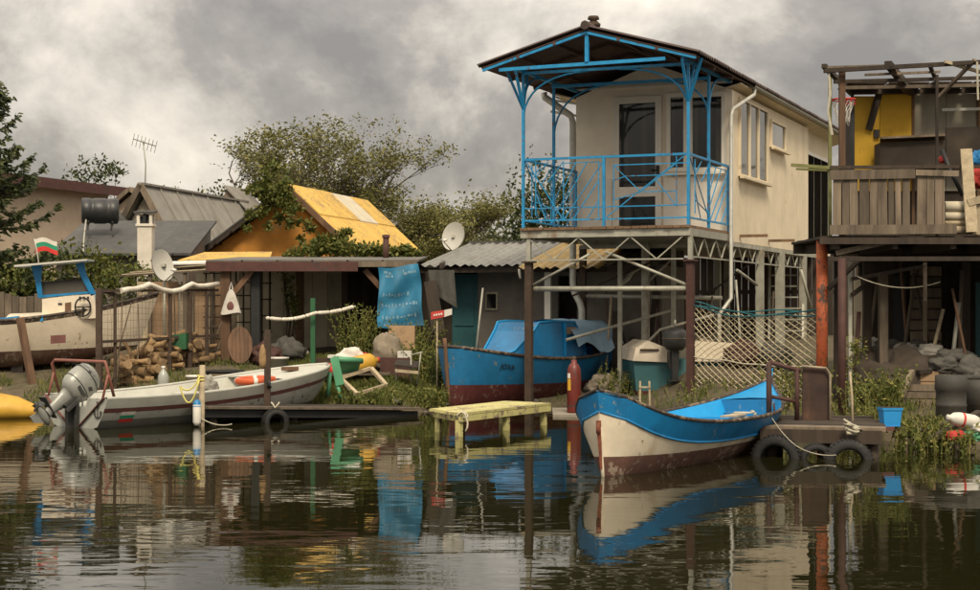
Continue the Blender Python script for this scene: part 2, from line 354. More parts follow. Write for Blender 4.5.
# ------------------------------------------------------------------ corrugated sheet
def corrugated(mb, a, u, vv, nrm, wd, ln, pitch, amp, th=.0):
    """sheet from corner a, waves counted along u (width wd), straight along vv (length ln)"""
    a, u, vv, nrm = (Vector(k) for k in (a, u, vv, nrm)); n = max(4, int(wd/pitch*4))
    mb.grid(lambda i, j: a + u*(i*wd) + vv*(j*ln) + nrm*(amp*math.sin(2*math.pi*i*wd/pitch)), n, 1)
    return mb
def text_part(s, size, M, m, parent, name='lettering', ex=.002):
    c = bpy.data.curves.new('t', 'FONT'); c.body = s; c.size = size; c.extrude = ex; c.align_x = 'CENTER'; c.align_y = 'CENTER'
    o = bpy.data.objects.new('t', c); COL.objects.link(o); me = bpy.data.meshes.new_from_object(o)
    bpy.data.objects.remove(o); me.name = name; me.transform(M); me.materials.clear(); me.materials.append(MT[m])
    q = bpy.data.objects.new(name, me); COL.objects.link(q); q.parent = parent; return q

# ------------------------------------------------------------------ hut on stilts with the blue veranda
HX, HYY, HA = 3.19, 25.5, -math.atan2(.3838, .9234)
hut = thing('stilt_hut', 'cream hut on steel stilts with bright blue railed veranda and brown corrugated roof', 'hut', (HX, HYY, 0), HA)
def hs(px, t):                         # local s where the pixel column px meets depth t in the hut's frame
    k = (px-CX)/F
    return (k*(HYY+.9234*t) - HX - .3838*t) / (.9234 + .3838*k)
def hd(s, t): return HYY - .3838*s + .9234*t
def hz(py, s, t): return Z(py, hd(s, t))
def hp(px, py, t): s = hs(px, t); return Vector((s, t, hz(py, s, t)))
def hut_bar(name, a, b, wd, m, ht=None): return MB().bar(a, b, wd, ht).build(name, m, hut)
def hut_tube(name, pts, r, m, n=8): return MB().tube(pts, r, n).build(name, m, hut)
DZ = 3.03
def glassmat(name, tint, al):
    m = bpy.data.materials.new(name); m.use_nodes = True; b = m.node_tree.nodes['Principled BSDF']
    b.inputs['Base Color'].default_value = (*tint, 1); b.inputs['Roughness'].default_value = .04; b.inputs['Alpha'].default_value = al; b.inputs['Specular IOR Level'].default_value = .6
    MT[name] = m
glassmat('clear_glass', (.02,.019,.017), .45)
mat('curtain', (.30,.26,.19), .95, .25, 14, stretch=(4,4,.2), bump=.5)
def glazed(x0, x1, y, z0, z1, parent, curtains=()):
    """black sheet for the unlit room behind, curtains, then the pane, at the wall face y (facing -y)"""
    MB().bb(x0, x1, y-.006, y-.002, z0, z1).build('unlit_room_sheet', 'black', parent)  # black sheet stands for the shade inside the room
    for a, b_ in curtains:
        n = 18; w_ = x1-x0
        MB().grid(lambda i, j: Vector((x0+w_*(a+(b_-a)*i), y-.009-.003*math.sin(i*30), z0+(z1-z0)*(.02+.96*j))), n, 1).build('curtain', 'curtain', parent)
    MB().bb(x0, x1, y-.024, y-.018, z0, z1).build('pane', 'clear_glass', parent)
# walls of the room: front, side, left, back
WF, WB, WT = 2.75, 9.4, 5.52
MB().slab([(-2.9,WF,2.93),(0,WF,2.93),(0,WF,WT),(-1.47,WF,6.06),(-2.9,WF,WT)], (0,.1,0)).build('front_wall', 'cream', hut)
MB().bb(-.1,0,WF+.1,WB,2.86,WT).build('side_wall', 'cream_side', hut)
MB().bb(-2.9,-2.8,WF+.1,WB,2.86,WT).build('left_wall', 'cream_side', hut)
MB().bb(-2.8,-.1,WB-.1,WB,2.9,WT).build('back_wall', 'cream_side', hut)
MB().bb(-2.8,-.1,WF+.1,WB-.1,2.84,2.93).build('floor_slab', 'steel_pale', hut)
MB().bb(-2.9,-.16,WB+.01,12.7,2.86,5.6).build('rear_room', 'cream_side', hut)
mat('unlit_black', (.012,.011,.009), .95, .3, 3, bump=.05, spec=0)  # matte black: darkness of the unlit opening put into the pane colour
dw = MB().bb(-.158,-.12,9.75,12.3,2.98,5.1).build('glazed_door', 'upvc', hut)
for k in range(3): MB().bb(-.12,-.108,9.82+k*.82,10.56+k*.82,3.05,5.02).build('pane', 'unlit_black', dw)
# soffit-like trim band at the top of the front wall
# door
def s_(px): return hs(px, WF)
def z_(py, px): return hz(py, s_(px), WF)
fy = WF
dr = MB()
x0, x1 = s_(614), s_(662)
zt = z_(97, 638); zb = DZ
dr.bb(x0, x0+.11, fy-.05, fy-.002, zb, zt).bb(x1-.11, x1, fy-.05, fy-.002, zb, zt).bb(x0+.11, x1-.11, fy-.05, fy-.002, zt-.12, zt)
dr.bb(x0+.11, x1-.11, fy-.05, fy-.002, z_(197,638), z_(187,638)).bb(x0+.11, x1-.11, fy-.05, fy-.002, zb, zb+.05)
door = dr.build('door', 'upvc', hut)
glazed(x0+.11, x1-.11, fy, z_(187,638), zt-.12, door, ((0,.22),(.62,.74)))
glazed(x0+.11, x1-.11, fy, zb+.05, z_(197,638), door, ((0,.3),))
MB().bb(x1-.09, x1-.03, fy-.09, fy-.052, z_(172,638)-.1, z_(172,638)+.1).tube([(x1-.06,fy-.09,z_(171,638)),(x1-.19,fy-.1,z_(171,638))], .014).build('handle', 'black', door)
# windows beside the door
def window(px0, px1, py0, py1, fr=.075):
    a, b_ = s_(px0), s_(px1); z1, z0 = z_(py0, px0), z_(py1, px0)
    f = MB().bb(a-fr, a, fy-.045, fy-.002, z0-fr, z1+fr).bb(b_, b_+fr, fy-.045, fy-.002, z0-fr, z1+fr).bb(a, b_, fy-.045, fy-.002, z1, z1+fr).bb(a, b_, fy-.045, fy-.002, z0-fr, z0).build('window', 'upvc', hut)
    glazed(a, b_, fy, z0, z1, f, ((0,.18),(.8,1.0)) if b_-a > .4 else ((0,.3),))
    return a-fr, b_+fr, z0-fr
window(671, 684, 98, 168); a, b_, z0 = window(693, 722, 98, 168)
MB().bb(s_(668), b_, fy-.12, fy-.047, z0-.05, z0-.008).build('sill', 'upvc', hut)
# skirting panels of the front wall
for p0, p1 in ((579, 612), (664, 690), (691, 730)):
    MB().bb(s_(p0), s_(p1), fy-.02, fy-.003, DZ+.02, z_(178, 640)).build('panel', 'upvc', hut)
MB().bb(-2.9, 0, fy-.03, fy-.003, z_(88,640), z_(86,640)+.0).build('trim', 'upvc', hut)
# side windows
def tt(px, s=0):                       # t where pixel column px meets the side wall (s fixed)
    k = (px-CX)/F
    return (HX + .9234*s - k*(HYY - .3838*s)) / (k*.9234 - .3838)
def side_window(p0, p1, py0, py1, n):
    t0, t1 = tt(p0), tt(p1); zt, zb = hz(py0, 0, t0), hz(py1, 0, t0); f = .045
    w_ = MB().bb(.002,.05,t0,t0+f,zb,zt).bb(.002,.05,t1-f,t1,zb,zt).bb(.002,.05,t0+f,t1-f,zb,zb+f).bb(.002,.05,t0+f,t1-f,zt-f,zt)
    wi = (t1-t0-2*f)/n
    for k in range(1, n): w_.bb(.002,.05,t0+f+k*wi-.03,t0+f+k*wi+.03,zb+f,zt-f)
    o = w_.build('window', 'cream_side', hut)
    for k in range(n): MB().bb(.004,.016,t0+f+k*wi+.03*(k>0),t0+f+(k+1)*wi-.03*(k<n-1),zb+f,zt-f).build('pane', 'sky_pale_glass' if k != n-1 or n == 1 else 'dark_glass', o)
    MB().bb(.052,.13,t0-.06,t1+.06,zb-.045,zb-.005).build('sill', 'cream_side', o)
mat('sky_pale_glass', (.10,.09,.07), .05, .2, 2, bump=.02)  # paler base colour carries the pale sky reflection; dark_glass goes without
side_window(738, 766, 97, 176, 3); side_window(769.5, 784, 119, 147, 1)
# roof: two slopes of corrugated sheets along t, ridge cap, soffit boards
RZ, EZ, SC_, OV = 6.22, 5.70, -1.625, 1.845
for sd_ in (-1, 1):
    n_ = 14
    for k in range(n_):
        t0 = -.42 + k*.95; e_ = EZ
        top = Vector((SC_, t0, RZ)); bot = Vector((SC_ + sd_*OV, t0, e_)); dv = (bot-top); L_ = dv.length; dv.normalize()
        nn = Vector((-dv.z*sd_, 0, dv.x*sd_)); nn = nn if nn.z > 0 else -nn
        mb = corrugated(MB(), top + Vector((0,0,.02+.006*(k%2))), (0,1,0), dv, nn, .99, L_+.05, .11, .03)
        mb.build('roof_sheet', 'roof_brown', hut)
    a = Vector((SC_, -.38, RZ-.045)); b_ = Vector((SC_ + sd_*OV*.985, -.38, EZ-.045))
    MB().slab([a, b_, b_+Vector((0,13.2,0)), a+Vector((0,13.2,0))], (0,0,.02)).build('soffit', 'soffit', hut)
    for t0 in (1.2, 2.4):
        MB().bar(a+Vector((0,t0,-.03)), b_+Vector((0,t0,-.03)), .05, .07).build('rafter', 'soffit', hut)
    for q in (.3, .65): 
        p = a.lerp(b_, q) + Vector((0,0,-.025)); MB().bar(p, p+Vector((0,3.1,0)), .05, .05).build('purlin', 'soffit', hut)
MB().tube([(SC_, -.44, RZ+.03), (SC_, 12.9, RZ+.03)], .075, 8).build('ridge_cap', 'roof_brown', hut)
MB().lathe([(0,.0),(.11,0),(.12,.04),(.05,.10),(.10,.12),(.085,.17),(0,.18)], (SC_,.0,RZ+.07), 12).build('roof_finial', 'rust_post', hut)
# gutters along both eaves of the room, fascia
for sd_ in (1, -1):
    gx = SC_ + sd_*(OV-.0); g0 = 3.35
    MB().grid(lambda i, j: Vector((gx + .055*math.cos(math.pi*(1+i)), g0 + j*9.9, EZ-.04 + .055*math.sin(math.pi*(1+i)))), 8, 1).build('gutter', 'steel_pale', hut)
    xa, xb = sorted((gx - sd_*.06, SC_ + sd_*1.50))
    MB().slab([(gx-sd_*.07,WF,EZ-.06),(gx-sd_*.07,13.5,EZ-.06),(gx-sd_*.5,13.5,5.53),(gx-sd_*.5,WF,5.53)], (0,0,-.02)).build('eave_board', 'cream_side', hut)
gx = SC_+OV
hut_tube('downpipe', [(gx,3.5,EZ-.07),(gx,3.45,EZ-.2),(.07,2.5,EZ-.55),(.055,2.45,EZ-.66),(.055,2.45,hz(298,.05,2.45)),(-.03,2.3,hz(308,0,2.3)),(-.1,2.25,hz(314,0,2.2)),(-.1,2.25,1.05)], .036, 'pipe_metal', 10)
hut_tube('downpipe', [(SC_-OV,2.6,EZ-.08),(SC_-OV+.02,2.6,EZ-.16),(-3.0,2.75,EZ-.50),(-2.98,2.8,EZ-.62),(-2.98,2.8,2.15),(-2.95,2.8,1.98),(-2.84,2.78,1.80),(-2.80,2.78,1.66),(-2.80,2.78,1.0),(-2.77,2.68,.93)], .062, 'pipe_metal', 10)
hut_bar('gutter_bracket', (-3.35,2.62,EZ-.42), (-2.9,2.8,EZ-.5), .04, 'upvc'); hut_bar('gutter_bracket', (-3.4,2.62,EZ-.2), (-2.9,2.8,EZ-.28), .04, 'upvc')
# deck: planks, steel edge
nb = 21; pw = 2.91/nb
for k in range(nb):
    MB().bb(-2.91+k*pw+.006, -2.91+(k+1)*pw-.006, -.03-random.random()*.03, 2.73, DZ-.045, DZ-random.random()*.008).build('plank', 'deck_wood', hut)
MB().bb(-2.91,0,0,.06,2.86,2.98).build('deck_edge', 'steel_pale', hut)
MB().bb(-.05,.003,.06,2.74,2.86,2.98).build('deck_edge', 'steel_pale', hut)
MB().bb(-2.913,-2.86,.06,2.74,2.86,2.98).build('deck_edge', 'steel_pale', hut)
for k in range(4): MB().bb(-2.85,-.06,.5+k*.6,.56+k*.6,2.9,2.98).build('joist', 'steel_pale', hut)
# trusses below the deck
TB = 2.53
def truss(a, b_, n, m='steel_pale', r=.021, drop=.33):
    a = Vector(a); b_ = Vector(b_)
    MB().bar(a-Vector((0,0,drop)), b_-Vector((0,0,drop)), r*1.1).build('truss_chord', m, hut)
    for k in range(n):
        p = a.lerp(b_, k/n); q = a.lerp(b_, (k+1)/n); mid = (p+q)/2 - Vector((0,0,drop))
        MB().bar(p, mid, r).build('truss_web', m, hut); MB().bar(mid, q, r).build('truss_web', m, hut)
truss((-2.78,.03,2.86), (-.12,.03,2.86), 3, drop=.37)
truss((-.03,.2,2.86), (-.03,9.3,2.86), 12)
MB().bar((-2.8,2.72,2.8),(-.1,2.72,2.8), .07).build('cross_beam', 'steel_pale', hut)
MB().bb(-.06,0,2.75,13.4,2.78,2.855).build('side_channel', 'steel_pale', hut)
for t0 in (3.3, 5.6): MB().bar((.0,t0,2.98),(.5,t0,2.98),.05).build('stub_beam', 'deck_wood', hut)
# stilts
def stilt(px, t, wd, m, ztop=2.5, round_=False, zb=-.6):
    s = hs(px, t); b0 = gz(*(hut_w(s, t)))
    z0 = min(b0, 0) - .4
    (MB().tube([(s,t,z0),(s,t,ztop)], wd/2, 10) if round_ else MB().bar((s,t,z0),(s,t,ztop), wd)).build('stilt', m, hut)
    return s
def hut_w(s, t): return (HX+.9234*s+.3838*t, HYY-.3838*s+.9234*t)
for px, m in ((529,'rust_post'),(690.5,'redoxide')):
    s = stilt(px, .06, .115, m, 2.47); MB().bar((s,.06,2.47),(s,.06,2.86),.07).build('stilt_head', 'steel_pale', hut)
    MB().bb(s-.1,s+.1,-.04,.16,2.45,2.475).build('stilt_plate', m, hut)
for px, t, wd, m, zt in ((583,2.9,.11,'rust_post',2.83),(620,1.5,.065,'steel_pale',2.53),(645.5,2.6,.12,'steel_pale',2.83),(673.5,2.75,.07,'steel_pale',2.83),(718,5.4,.1,'steel_pale',2.83),(727,6.2,.1,'steel_pale',2.83),(760,4.95,.13,'steel_pale',2.79),(780,6.7,.16,'steel_pale',2.79),(803,9.0,.14,'steel_pale',2.79)):
    stilt(px, t, wd, m, zt)
def hl(name, p, q, wd, m, rnd=True):
    (MB().tube([p, q], wd/2, 8) if rnd else MB().bar(p, q, wd)).build(name, m, hut)
hl('cross_pipe', hp(534,289,.06), hp(687,288.5,.06), .085, 'steel_pale')
hl('cross_pipe', hp(584,296,2.9), hp(722,298,2.9), .075, 'steel_pale')
hl('brace', hp(533,285,.06), hp(590,254,.06), .045, 'steel_pale'); hl('brace', hp(606,252,.06), hp(687,285,.06), .05, 'steel_pale')
hl('brace', hp(566,340,1.2), hp(673,310,2.75), .055, 'steel_pale'); hl('brace', hp(648,282,2.6), hp(673,258,2.75), .04, 'steel_pale')
hl('brace', hp(737,270,2.7), hp(757,285,3.9), .05, 'steel_pale'); hl('brace', hp(801,270,7), hp(812,312,7.5), .06, 'steel_pale')
MB().tube([hp(620,285,1.6), hp(628,279,1.8), hp(632,272,2.1), hp(640,268,2.6)], .035, 8).build('brace', 'steel_pale', hut)
hl('brace', hp(572,296,1.6), hp(652,262,2.0), .035, 'wood_dark'); hl('brace', hp(700,300,4), hp(752,262,6), .04, 'wood_dark')
# ---- blue veranda ironwork
BP = 'blue_paint'
PX = [(-2.87,.04),(-.04,.04),(-2.87,1.5),(-.04,1.3)]
for (s, t) in PX: hl('post', (s,t,DZ), (s,t,5.62 if t < .5 else 5.60), .044, BP, False)
rt = 4.165
def rail(p, q, z=rt, wd=.036): hl('rail', (p[0],p[1],z), (q[0],q[1],z), wd, BP, False)
Lc, Rc = (-2.87,.04), (-.04,.04)
mid = (-1.46,.04)
for z, wd in ((rt,.038),(DZ+.12,.024),(DZ+.32,.019)): rail(Lc, Rc, z, wd)
rail(Rc, (-.04,2.7)); rail(Rc, (-.04,2.7), DZ+.12, .028); rail(Lc, (-2.87,2.7)); rail(Lc, (-2.87,2.7), DZ+.12, .028)
hl('baluster', (mid[0],.04,DZ), (mid[0],.04,rt), .045, BP, False)
hl('baluster', (-.04,2.66,DZ), (-.04,2.66,rt), .04, BP, False); hl('baluster', (-2.87,2.66,DZ), (-2.87,2.66,rt), .04, BP, False)
def orn(x0, x1, flip, axis='s', fix=.04):
    """decorative panel: a corner diagonal, a stepped frame and short parallels, in a bay x0..x1"""
    z0, z1 = DZ+.12, rt
    def P(u, v):
        u = 1-u if flip else u; k = x0+(x1-x0)*u; z = z0+(z1-z0)*v
        return (k, fix, z) if axis == 's' else (fix, k, z)
    segs = [((0,1),(1,0)), ((.12,.18),(.12,.98)), ((.0,.86),(.88,.86)), ((.88,.86),(.88,.2)), ((.12,.68),(.72,.68)), ((.12,.86),(.55,.42)),
            ((.88,.86),(.55,.42)), ((.12,.42),(.52,.42)), ((.12,.18),(.36,.60)), ((.55,.42),(.88,.30)), ((.72,.68),(.88,.62))]
    for a, b_ in segs: hl('rail_ornament', P(*a), P(*b_), .0145, BP, False)
orn(-1.46, -.07, True)
def orn2(x0, x1, flip, axis, fix):
    z0, z1 = DZ+.12, rt
    def P(u, v):
        u = 1-u if flip else u; k = x0+(x1-x0)*u; z = z0+(z1-z0)*v
        return (k, fix, z) if axis == 's' else (fix, k, z)
    segs = [((0,1),(.5,.0)), ((.5,0),(1,.92)), ((.14,.08),(.14,.95)), ((.14,.3),(.42,.15)), ((.28,.0),(.14,.45)), ((.62,.0),(.95,.62)), ((.5,.25),(.8,.92)), ((.5,.5),(.66,.92)), ((.14,.7),(.3,.95)), ((.8,0),(.95,.3)), ((.95,0),(.95,.92)), ((.5,.92),(.95,.92)), ((.3,.62),(.5,.95)), ((.5,0),(.5,.92))]
    for a, b_ in segs: hl('rail_ornament', P(*a), P(*b_), .0145, BP, False)
orn2(-2.84, -1.48, False, 's', .04)
orn2(.08, 2.64, False, 't', -.04); orn2(.08, 2.64, False, 't', -2.87)
# roof frame of the veranda
tz = 5.64
def ap(s, t, z): return Vector((s, t, z))
hl('tie_beam', ap(-3.16,-.3,tz-.01), ap(-.32,-.3,tz+.01), .055, BP, False)
hl('tie_beam', ap(-2.87,.04,5.60), ap(-.04,.04,5.60), .045, BP, False); hl('tie_beam', ap(-2.87,1.4,5.55), ap(-.04,1.4,5.55), .05, BP, False)
hl('plate', ap(-2.87,-.3,5.63), ap(-2.87,2.7,5.63), .05, BP, False); hl('plate', ap(-.04,-.3,5.65), ap(-.04,2.7,5.65), .05, BP, False)
for sd_ in (-1, 1): hl('barge_rafter', ap(SC_, -.35, RZ-.08), ap(SC_+sd_*(OV-.03), -.35, EZ-.07), .042, BP, False)
hl('king_post', ap(SC_,-.32,RZ-.1), ap(SC_,-.32,tz+.03), .06, BP, False)
for s, d_ in ((-2.87,-1),(-.04,1)):
    hl('strut', ap(s,.04,5.0), ap(s,-.32,5.62), .04, BP, False); hl('strut', ap(s,.04,5.0), ap(s+d_*.25,-.1,5.66), .04, BP, False)
    hl('strut', ap(s,.04,5.0), ap(s+d_*.02,.3,5.62), .03, BP, False)
def arch(p, q, c, n=9):                # quarter curve from p (on the post) to q (on the beam) with control point c
    p, q, c = (Vector(k) for k in (p, q, c)); pts = [p*(1-t)**2 + c*(2*t*(1-t)) + q*t*t for t in [k/n for k in range(n+1)]]
    MB().tube(pts, .017, 6).build('arch_brace', BP, hut)
arch((-2.87,.04,4.9),(-1.7,.04,5.58),(-2.78,.04,5.56)); arch((-.04,.04,4.9),(-1.2,.04,5.58),(-.13,.04,5.56))
arch((-2.87,1.5,4.7),(-1.8,1.42,5.54),(-2.8,1.5,5.5)); arch((-.04,1.3,4.9),(-.9,1.4,5.54),(-.1,1.3,5.5))
arch((-.04,.04,4.95),(-.04,.8,5.62),(-.04,.08,5.6)); arch((-2.87,.04,4.95),(-2.87,.8,5.6),(-2.87,.08,5.58)); arch((-.04,1.3,4.95),(-.04,2.2,5.62),(-.04,1.4,5.6))

# dark board wall and steel stair below the hut
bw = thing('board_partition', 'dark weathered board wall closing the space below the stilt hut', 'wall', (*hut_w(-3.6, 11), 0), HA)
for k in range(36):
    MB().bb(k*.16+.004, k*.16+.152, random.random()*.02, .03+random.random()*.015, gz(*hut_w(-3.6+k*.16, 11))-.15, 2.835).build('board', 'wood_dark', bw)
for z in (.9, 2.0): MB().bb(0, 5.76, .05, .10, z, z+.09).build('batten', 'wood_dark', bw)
stw = hut_w(hs(786, 8.6), 8.6)
stt = thing('steel_stair', 'open steel stair with flat treads under the stilt hut', 'stair', (stw[0], stw[1], gz(*stw)), HA+.2)
for x_ in (-.35, .35): MB().bar((x_,0,0),(x_,.9,2.0),.05,.14).build('stringer', 'steel_pale', stt)
for k in range(8): MB().box((0,.1+k*.105,.2+k*.235),(.66,.2,.03)).build('tread', 'steel_pale', stt)
# ------------------------------------------------------------------ boats
def hull_fn(L, beam, sheer, keel, plan, flare=.55, rake0=0, rake1=0, pw=.62):
    """point of the half hull: u along the length, v from keel to gunwale, sd the side"""
    def f(u, v, sd, inset=0.0):
        zk, zs = keel(u), sheer(u); z = zk + (zs-zk)*v
        h_ = beam/2*plan(u)
        sec = v**pw * (1-.22*flare) + .22*flare*v
        h = max(0, h_*sec - inset*(1 if h_ > inset else 0))
        x = L*(u-.5) - rake0*v*max(0, 1-u*4)**1.5 + rake1*v*max(0, (u-.75)*4)**1.5
        return Vector((x, sd*h, z))
    return f
def hull_parts(T, f, bands, nu=36, inner=None, floor_v=.3, inset=.035, rim=.045, rim_m='gunwale', u0=0, u1=1, names=None):
    """bands: list of (v0, v1, part name, material) -> one mesh a band, both sides; inner: material of the inside"""
    for v0, v1, nm, m in bands:
        mb = MB(); nv = max(2, int((v1-v0)*14))
        for sd in (-1, 1):
            mb.grid(lambda i, j: f(u0+(u1-u0)*(i if sd > 0 else 1-i), v0+(v1-v0)*j, sd), nu, nv)
        mb.build(nm, m, T)
    if inner:
        mb = MB()
        for sd in (-1, 1): mb.grid(lambda i, j: f(u0+(u1-u0)*(i if sd < 0 else 1-i), floor_v+(1-floor_v)*j, sd, inset), nu, 5)
        mb.grid(lambda i, j: f(u0+(u1-u0)*i, floor_v, -1, inset).lerp(f(u0+(u1-u0)*i, floor_v, 1, inset), j), nu, 4)
        mb.build('inner_planking', inner, T)
    for sd in (-1, 1):
        pts = [f(u0+(u1-u0)*k/nu, 1, sd, inset*.4) + Vector((0,0,.008)) for k in range(nu+1)]
        mb = MB()
        for a, b_ in zip(pts, pts[1:]):
            if (b_-a).length > 1e-4: pass
        mb.grid(lambda i, j: pts[round(i*nu)] + Vector((0, rim/2*math.cos(2*math.pi*j)*1.1, rim/2*math.sin(2*math.pi*j))), nu, 8)
        mb.build('gunwale', rim_m, T)

# --- white boat with the blue sheer band, double-ended, its high stem towards the land
near, far = Vector((1.16,16.35,0)), Vector((3.66,21.0,0))
ax = (far-near); Lb = ax.length
wb = thing('rowing_boat', 'white double-ended wooden boat with blue band and bright blue inside, afloat', 'boat', (near+far)/2, math.atan2(ax.y, ax.x))
wb.rotation_euler.x = R(-2.5)
sh = lambda u: .42 + .46*math.exp(-u/.105) + .38*math.exp(-(1-u)/.14)
kl = lambda u: -.22 + .16*abs(2*u-1)**6
pl = lambda u: max(0, math.sin(math.pi*min(max(u,0),1)))**(.42 if u < .5 else .42+.5*(u-.5)*2)
f = hull_fn(Lb, 1.66, sh, kl, pl, .9, rake0=.06, rake1=.2, pw=.5)
def vband(z, u): return (z-kl(u))/(sh(u)-kl(u))
# paint edges follow the water line (brown) and the sheer (blue): rows are laid at heights
def rows(T, f, edges, sh, kl, nu=44):
    for lo, hi, nm, m in edges:
        mb = MB()
        for sd in (-1, 1):
            def fn(i, j):
                u = i if sd > 0 else 1-i
                a = (lo(u)-kl(u))/(sh(u)-kl(u)); b_ = (hi(u)-kl(u))/(sh(u)-kl(u))
                return f(u, max(0,min(1, a+(b_-a)*j)), sd)
            mb.grid(fn, nu, 6)
        mb.build(nm, m, T)
wl = lambda u: .15+.05*abs(2*u-1)**3
bl = lambda u: sh(u)-.215
rows(wb, f, [(kl, wl, 'bottom', 'antifoul'), (wl, bl, 'hull', 'boat_white'), (bl, sh, 'sheer_band', 'boat_blue')], sh, kl)
hull_parts(wb, f, [], 44, 'boat_blue_in', .5)
for sd in (-1, 1): MB().tube([f(k/40, vband(bl(k/40), k/40), sd)*1.0 + Vector((0,sd*.006,0)) for k in range(41)], .013, 6).build('rubbing_strake', 'boat_blue', wb)
for u, z in ((.30,.34),(.55,.30),(.74,.36)):
    v = vband(z+.0, u); a = f(u, v, -1, .04); b_ = f(u, v, 1, .04); MB().box((a.x,0,z),(.24,abs(a.y)*2,.035)).build('thwart', 'boat_blue_in', wb)
# little decks closing both ends
for us, m in (((.86,1.0),'boat_blue_in'),((0.0,.10),'boat_blue_in')):
    mb = MB(); mb.grid(lambda i, j: f(us[0]+(us[1]-us[0])*i, .985, -1, .02).lerp(f(us[0]+(us[1]-us[0])*i, .985, 1, .02), j) + Vector((0,0,.02*math.sin(math.pi*j))), 8, 4).build('end_deck', m, wb)
u = .86; MB().add([f(u,.985,-1,.03), f(u,.985,1,.03), f(u,.72,1,.03), f(u,.72,-1,.03)], [(0,1,2,3)]).build('deck_bulkhead', 'boat_blue', wb)
e1 = f(1,1,1); e0 = f(0,1,1)
MB().tube([e1+Vector((-.03,0,-.06)), e1+Vector((-.02,0,.07))], .03, 8).lathe([(0,.13),(.035,.11),(.04,.08),(.03,.06)], e1+Vector((-.02,0,0)), 8).build('stem_head', 'boat_blue_in', wb)
# stem post at the near end with rusty rudder irons
stem = [f(0, v, 1)+Vector((-.012,0,0)) for v in (0,.15,.3,.45,.6)]
MB().tube(stem, .02, 6).build('stem_post', 'boat_white', wb)
MB().bar(stem[1]+Vector((-.022,0,0)), stem[4]+Vector((-.022,0,.07)), .022, .02, taper=1.9).build('rudder_iron', 'iron_rust', wb)
MB().tube([stem[4]+Vector((-.04,0,-.06)), stem[4]+Vector((-.04,0,.05))], .022, 8).build('gudgeon', 'iron_rust', wb)
MB().bar(f(.62,.5,-1,.1)+Vector((0,0,.05)), f(.95,.62,-.2)+Vector((0,0,0)), .03).build('oar', 'boat_blue_in', wb)
MB().bar((.35,-.55,.44),(1.5,.15,.40), .09,.025).build('floor_board', 'boat_blue', wb); MB().bar((.2,-.5,.30),(1.3,.2,.30), .12,.02).build('floor_board', 'boat_blue_in', wb)
MB().tube([f(.60,1,-1)+Vector((0,.02,-.02)), f(.60,1,-1)+Vector((0,.02,.12))], .012, 6).build('rowlock', 'rust_post', wb)
MB().bb(-.35,.1,-.60,-.44,.455,.475).build('side_bench', 'wood_pale', wb)

# --- blue boat hauled up on the bank, with its blue cuddy and pale tarpaulin
near, far = Vector((X(450,26.5),26.5,0)), Vector((X(602,29.7),29.7,0))
ax = far-near; Lb = ax.length
bb_ = thing('fishing_boat', 'blue wooden fishing boat with dark red bottom and boxy blue cover, ashore', 'boat', ((near+far)/2).to_tuple()[:2]+(.04,), math.atan2(ax.y, ax.x))
sh2 = lambda u: .78 + (1.02-.78)*max(0,1-u/.55)**2 if u < .55 else .78+.20*((u-.55)/.45)**2
kl2 = lambda u: -.12 + .10*max(0,1-u*5)**2 + .12*max(0,u*5-4)**2
pl2 = lambda u: max(0, math.sin(math.pi*min(1,max(0,u))))**.4
f2 = hull_fn(Lb, 1.62, sh2, kl2, pl2, .9, rake0=.10, rake1=.12, pw=.36)
w2 = lambda u: .36+.03*abs(2*u-1)
rows(bb_, f2, [(kl2, w2, 'bottom', 'antifoul_red'), (w2, sh2, 'hull', 'boat_teal_blue')], sh2, kl2)
hull_parts(bb_, f2, [], 40, 'boat_blue', .45, rim=.06)
st = [f2(0, v, 1)+Vector((-.015,0,0)) for v in (0,.3,.6,1)]; st.append(st[-1]+Vector((-.02,0,.14)))
MB().tube(st, .035, 6).build('stem_post', 'wood_brown', bb_)
MB().tube([(-1.35,.1,.85),(-1.1,.15,2.0)], .018, 6).build('mast', 'steel_pale', bb_)
# cuddy cover: boxed profile along the length
prof = [(-1.15,.84),(-.85,.92),(-.45,1.26),(-.34,1.40),(-.05,1.42),(.62,1.40),(.80,1.15),(.95,.9)]
mb = MB()
hw = lambda x: .54 if x > -.2 else .54+.26*(x+.2)
for k in range(len(prof)-1):
    (x0, z0), (x1, z1) = prof[k], prof[k+1]
    for sd in (-1, 1):
        q = [(x0,sd*hw(x0),.78),(x1,sd*hw(x1),.78),(x1,sd*hw(x1)*.93,z1),(x0,sd*hw(x0)*.93,z0)]
        mb.add(q if sd < 0 else q[::-1], [(0,1,2,3)])
    mb.add([(x0,-hw(x0)*.93,z0),(x1,-hw(x1)*.93,z1),(x1,hw(x1)*.93,z1),(x0,hw(x0)*.93,z0)], [(0,1,2,3)])
cud = mb.build('cuddy', 'boat_blue', bb_)
for sd in (-1, 1): MB().tube([(x, sd*hw(x)*.93, z+.01) for x, z in prof], .022, 6).build('piping', 'boat_blue_in', cud)
MB().bb(.28,.32,-.555,-.50,.82,1.4).build('batten', 'boat_blue_in', cud)
MB().bb(.36,.60,-.535,-.49,1.2,1.32).build('cuddy_window', 'cardboard', cud)
def tarp(i, j):
    x = .45+1.75*i; y = (j-.5)*2; hh = .88-.16*i
    zt = 1.46 - .04*i - .9*max(0,i-.8)**1.3
    z = zt - (abs(y)**3)*(.50+.10*math.sin(9*i+3*y)) + .03*noise.noise((i*7,j*9,1))
    return Vector((x + .03*noise.noise((j*5,i*5,3)), y*hh*.82, max(z, .86)))
MB().grid(tarp, 22, 22).build('tarpaulin', 'tarp_blue', bb_)
MB().bar((2.0,-.1,.5),(2.02,-.05,1.1),.06).build('tiller_post', 'boat_blue', bb_)
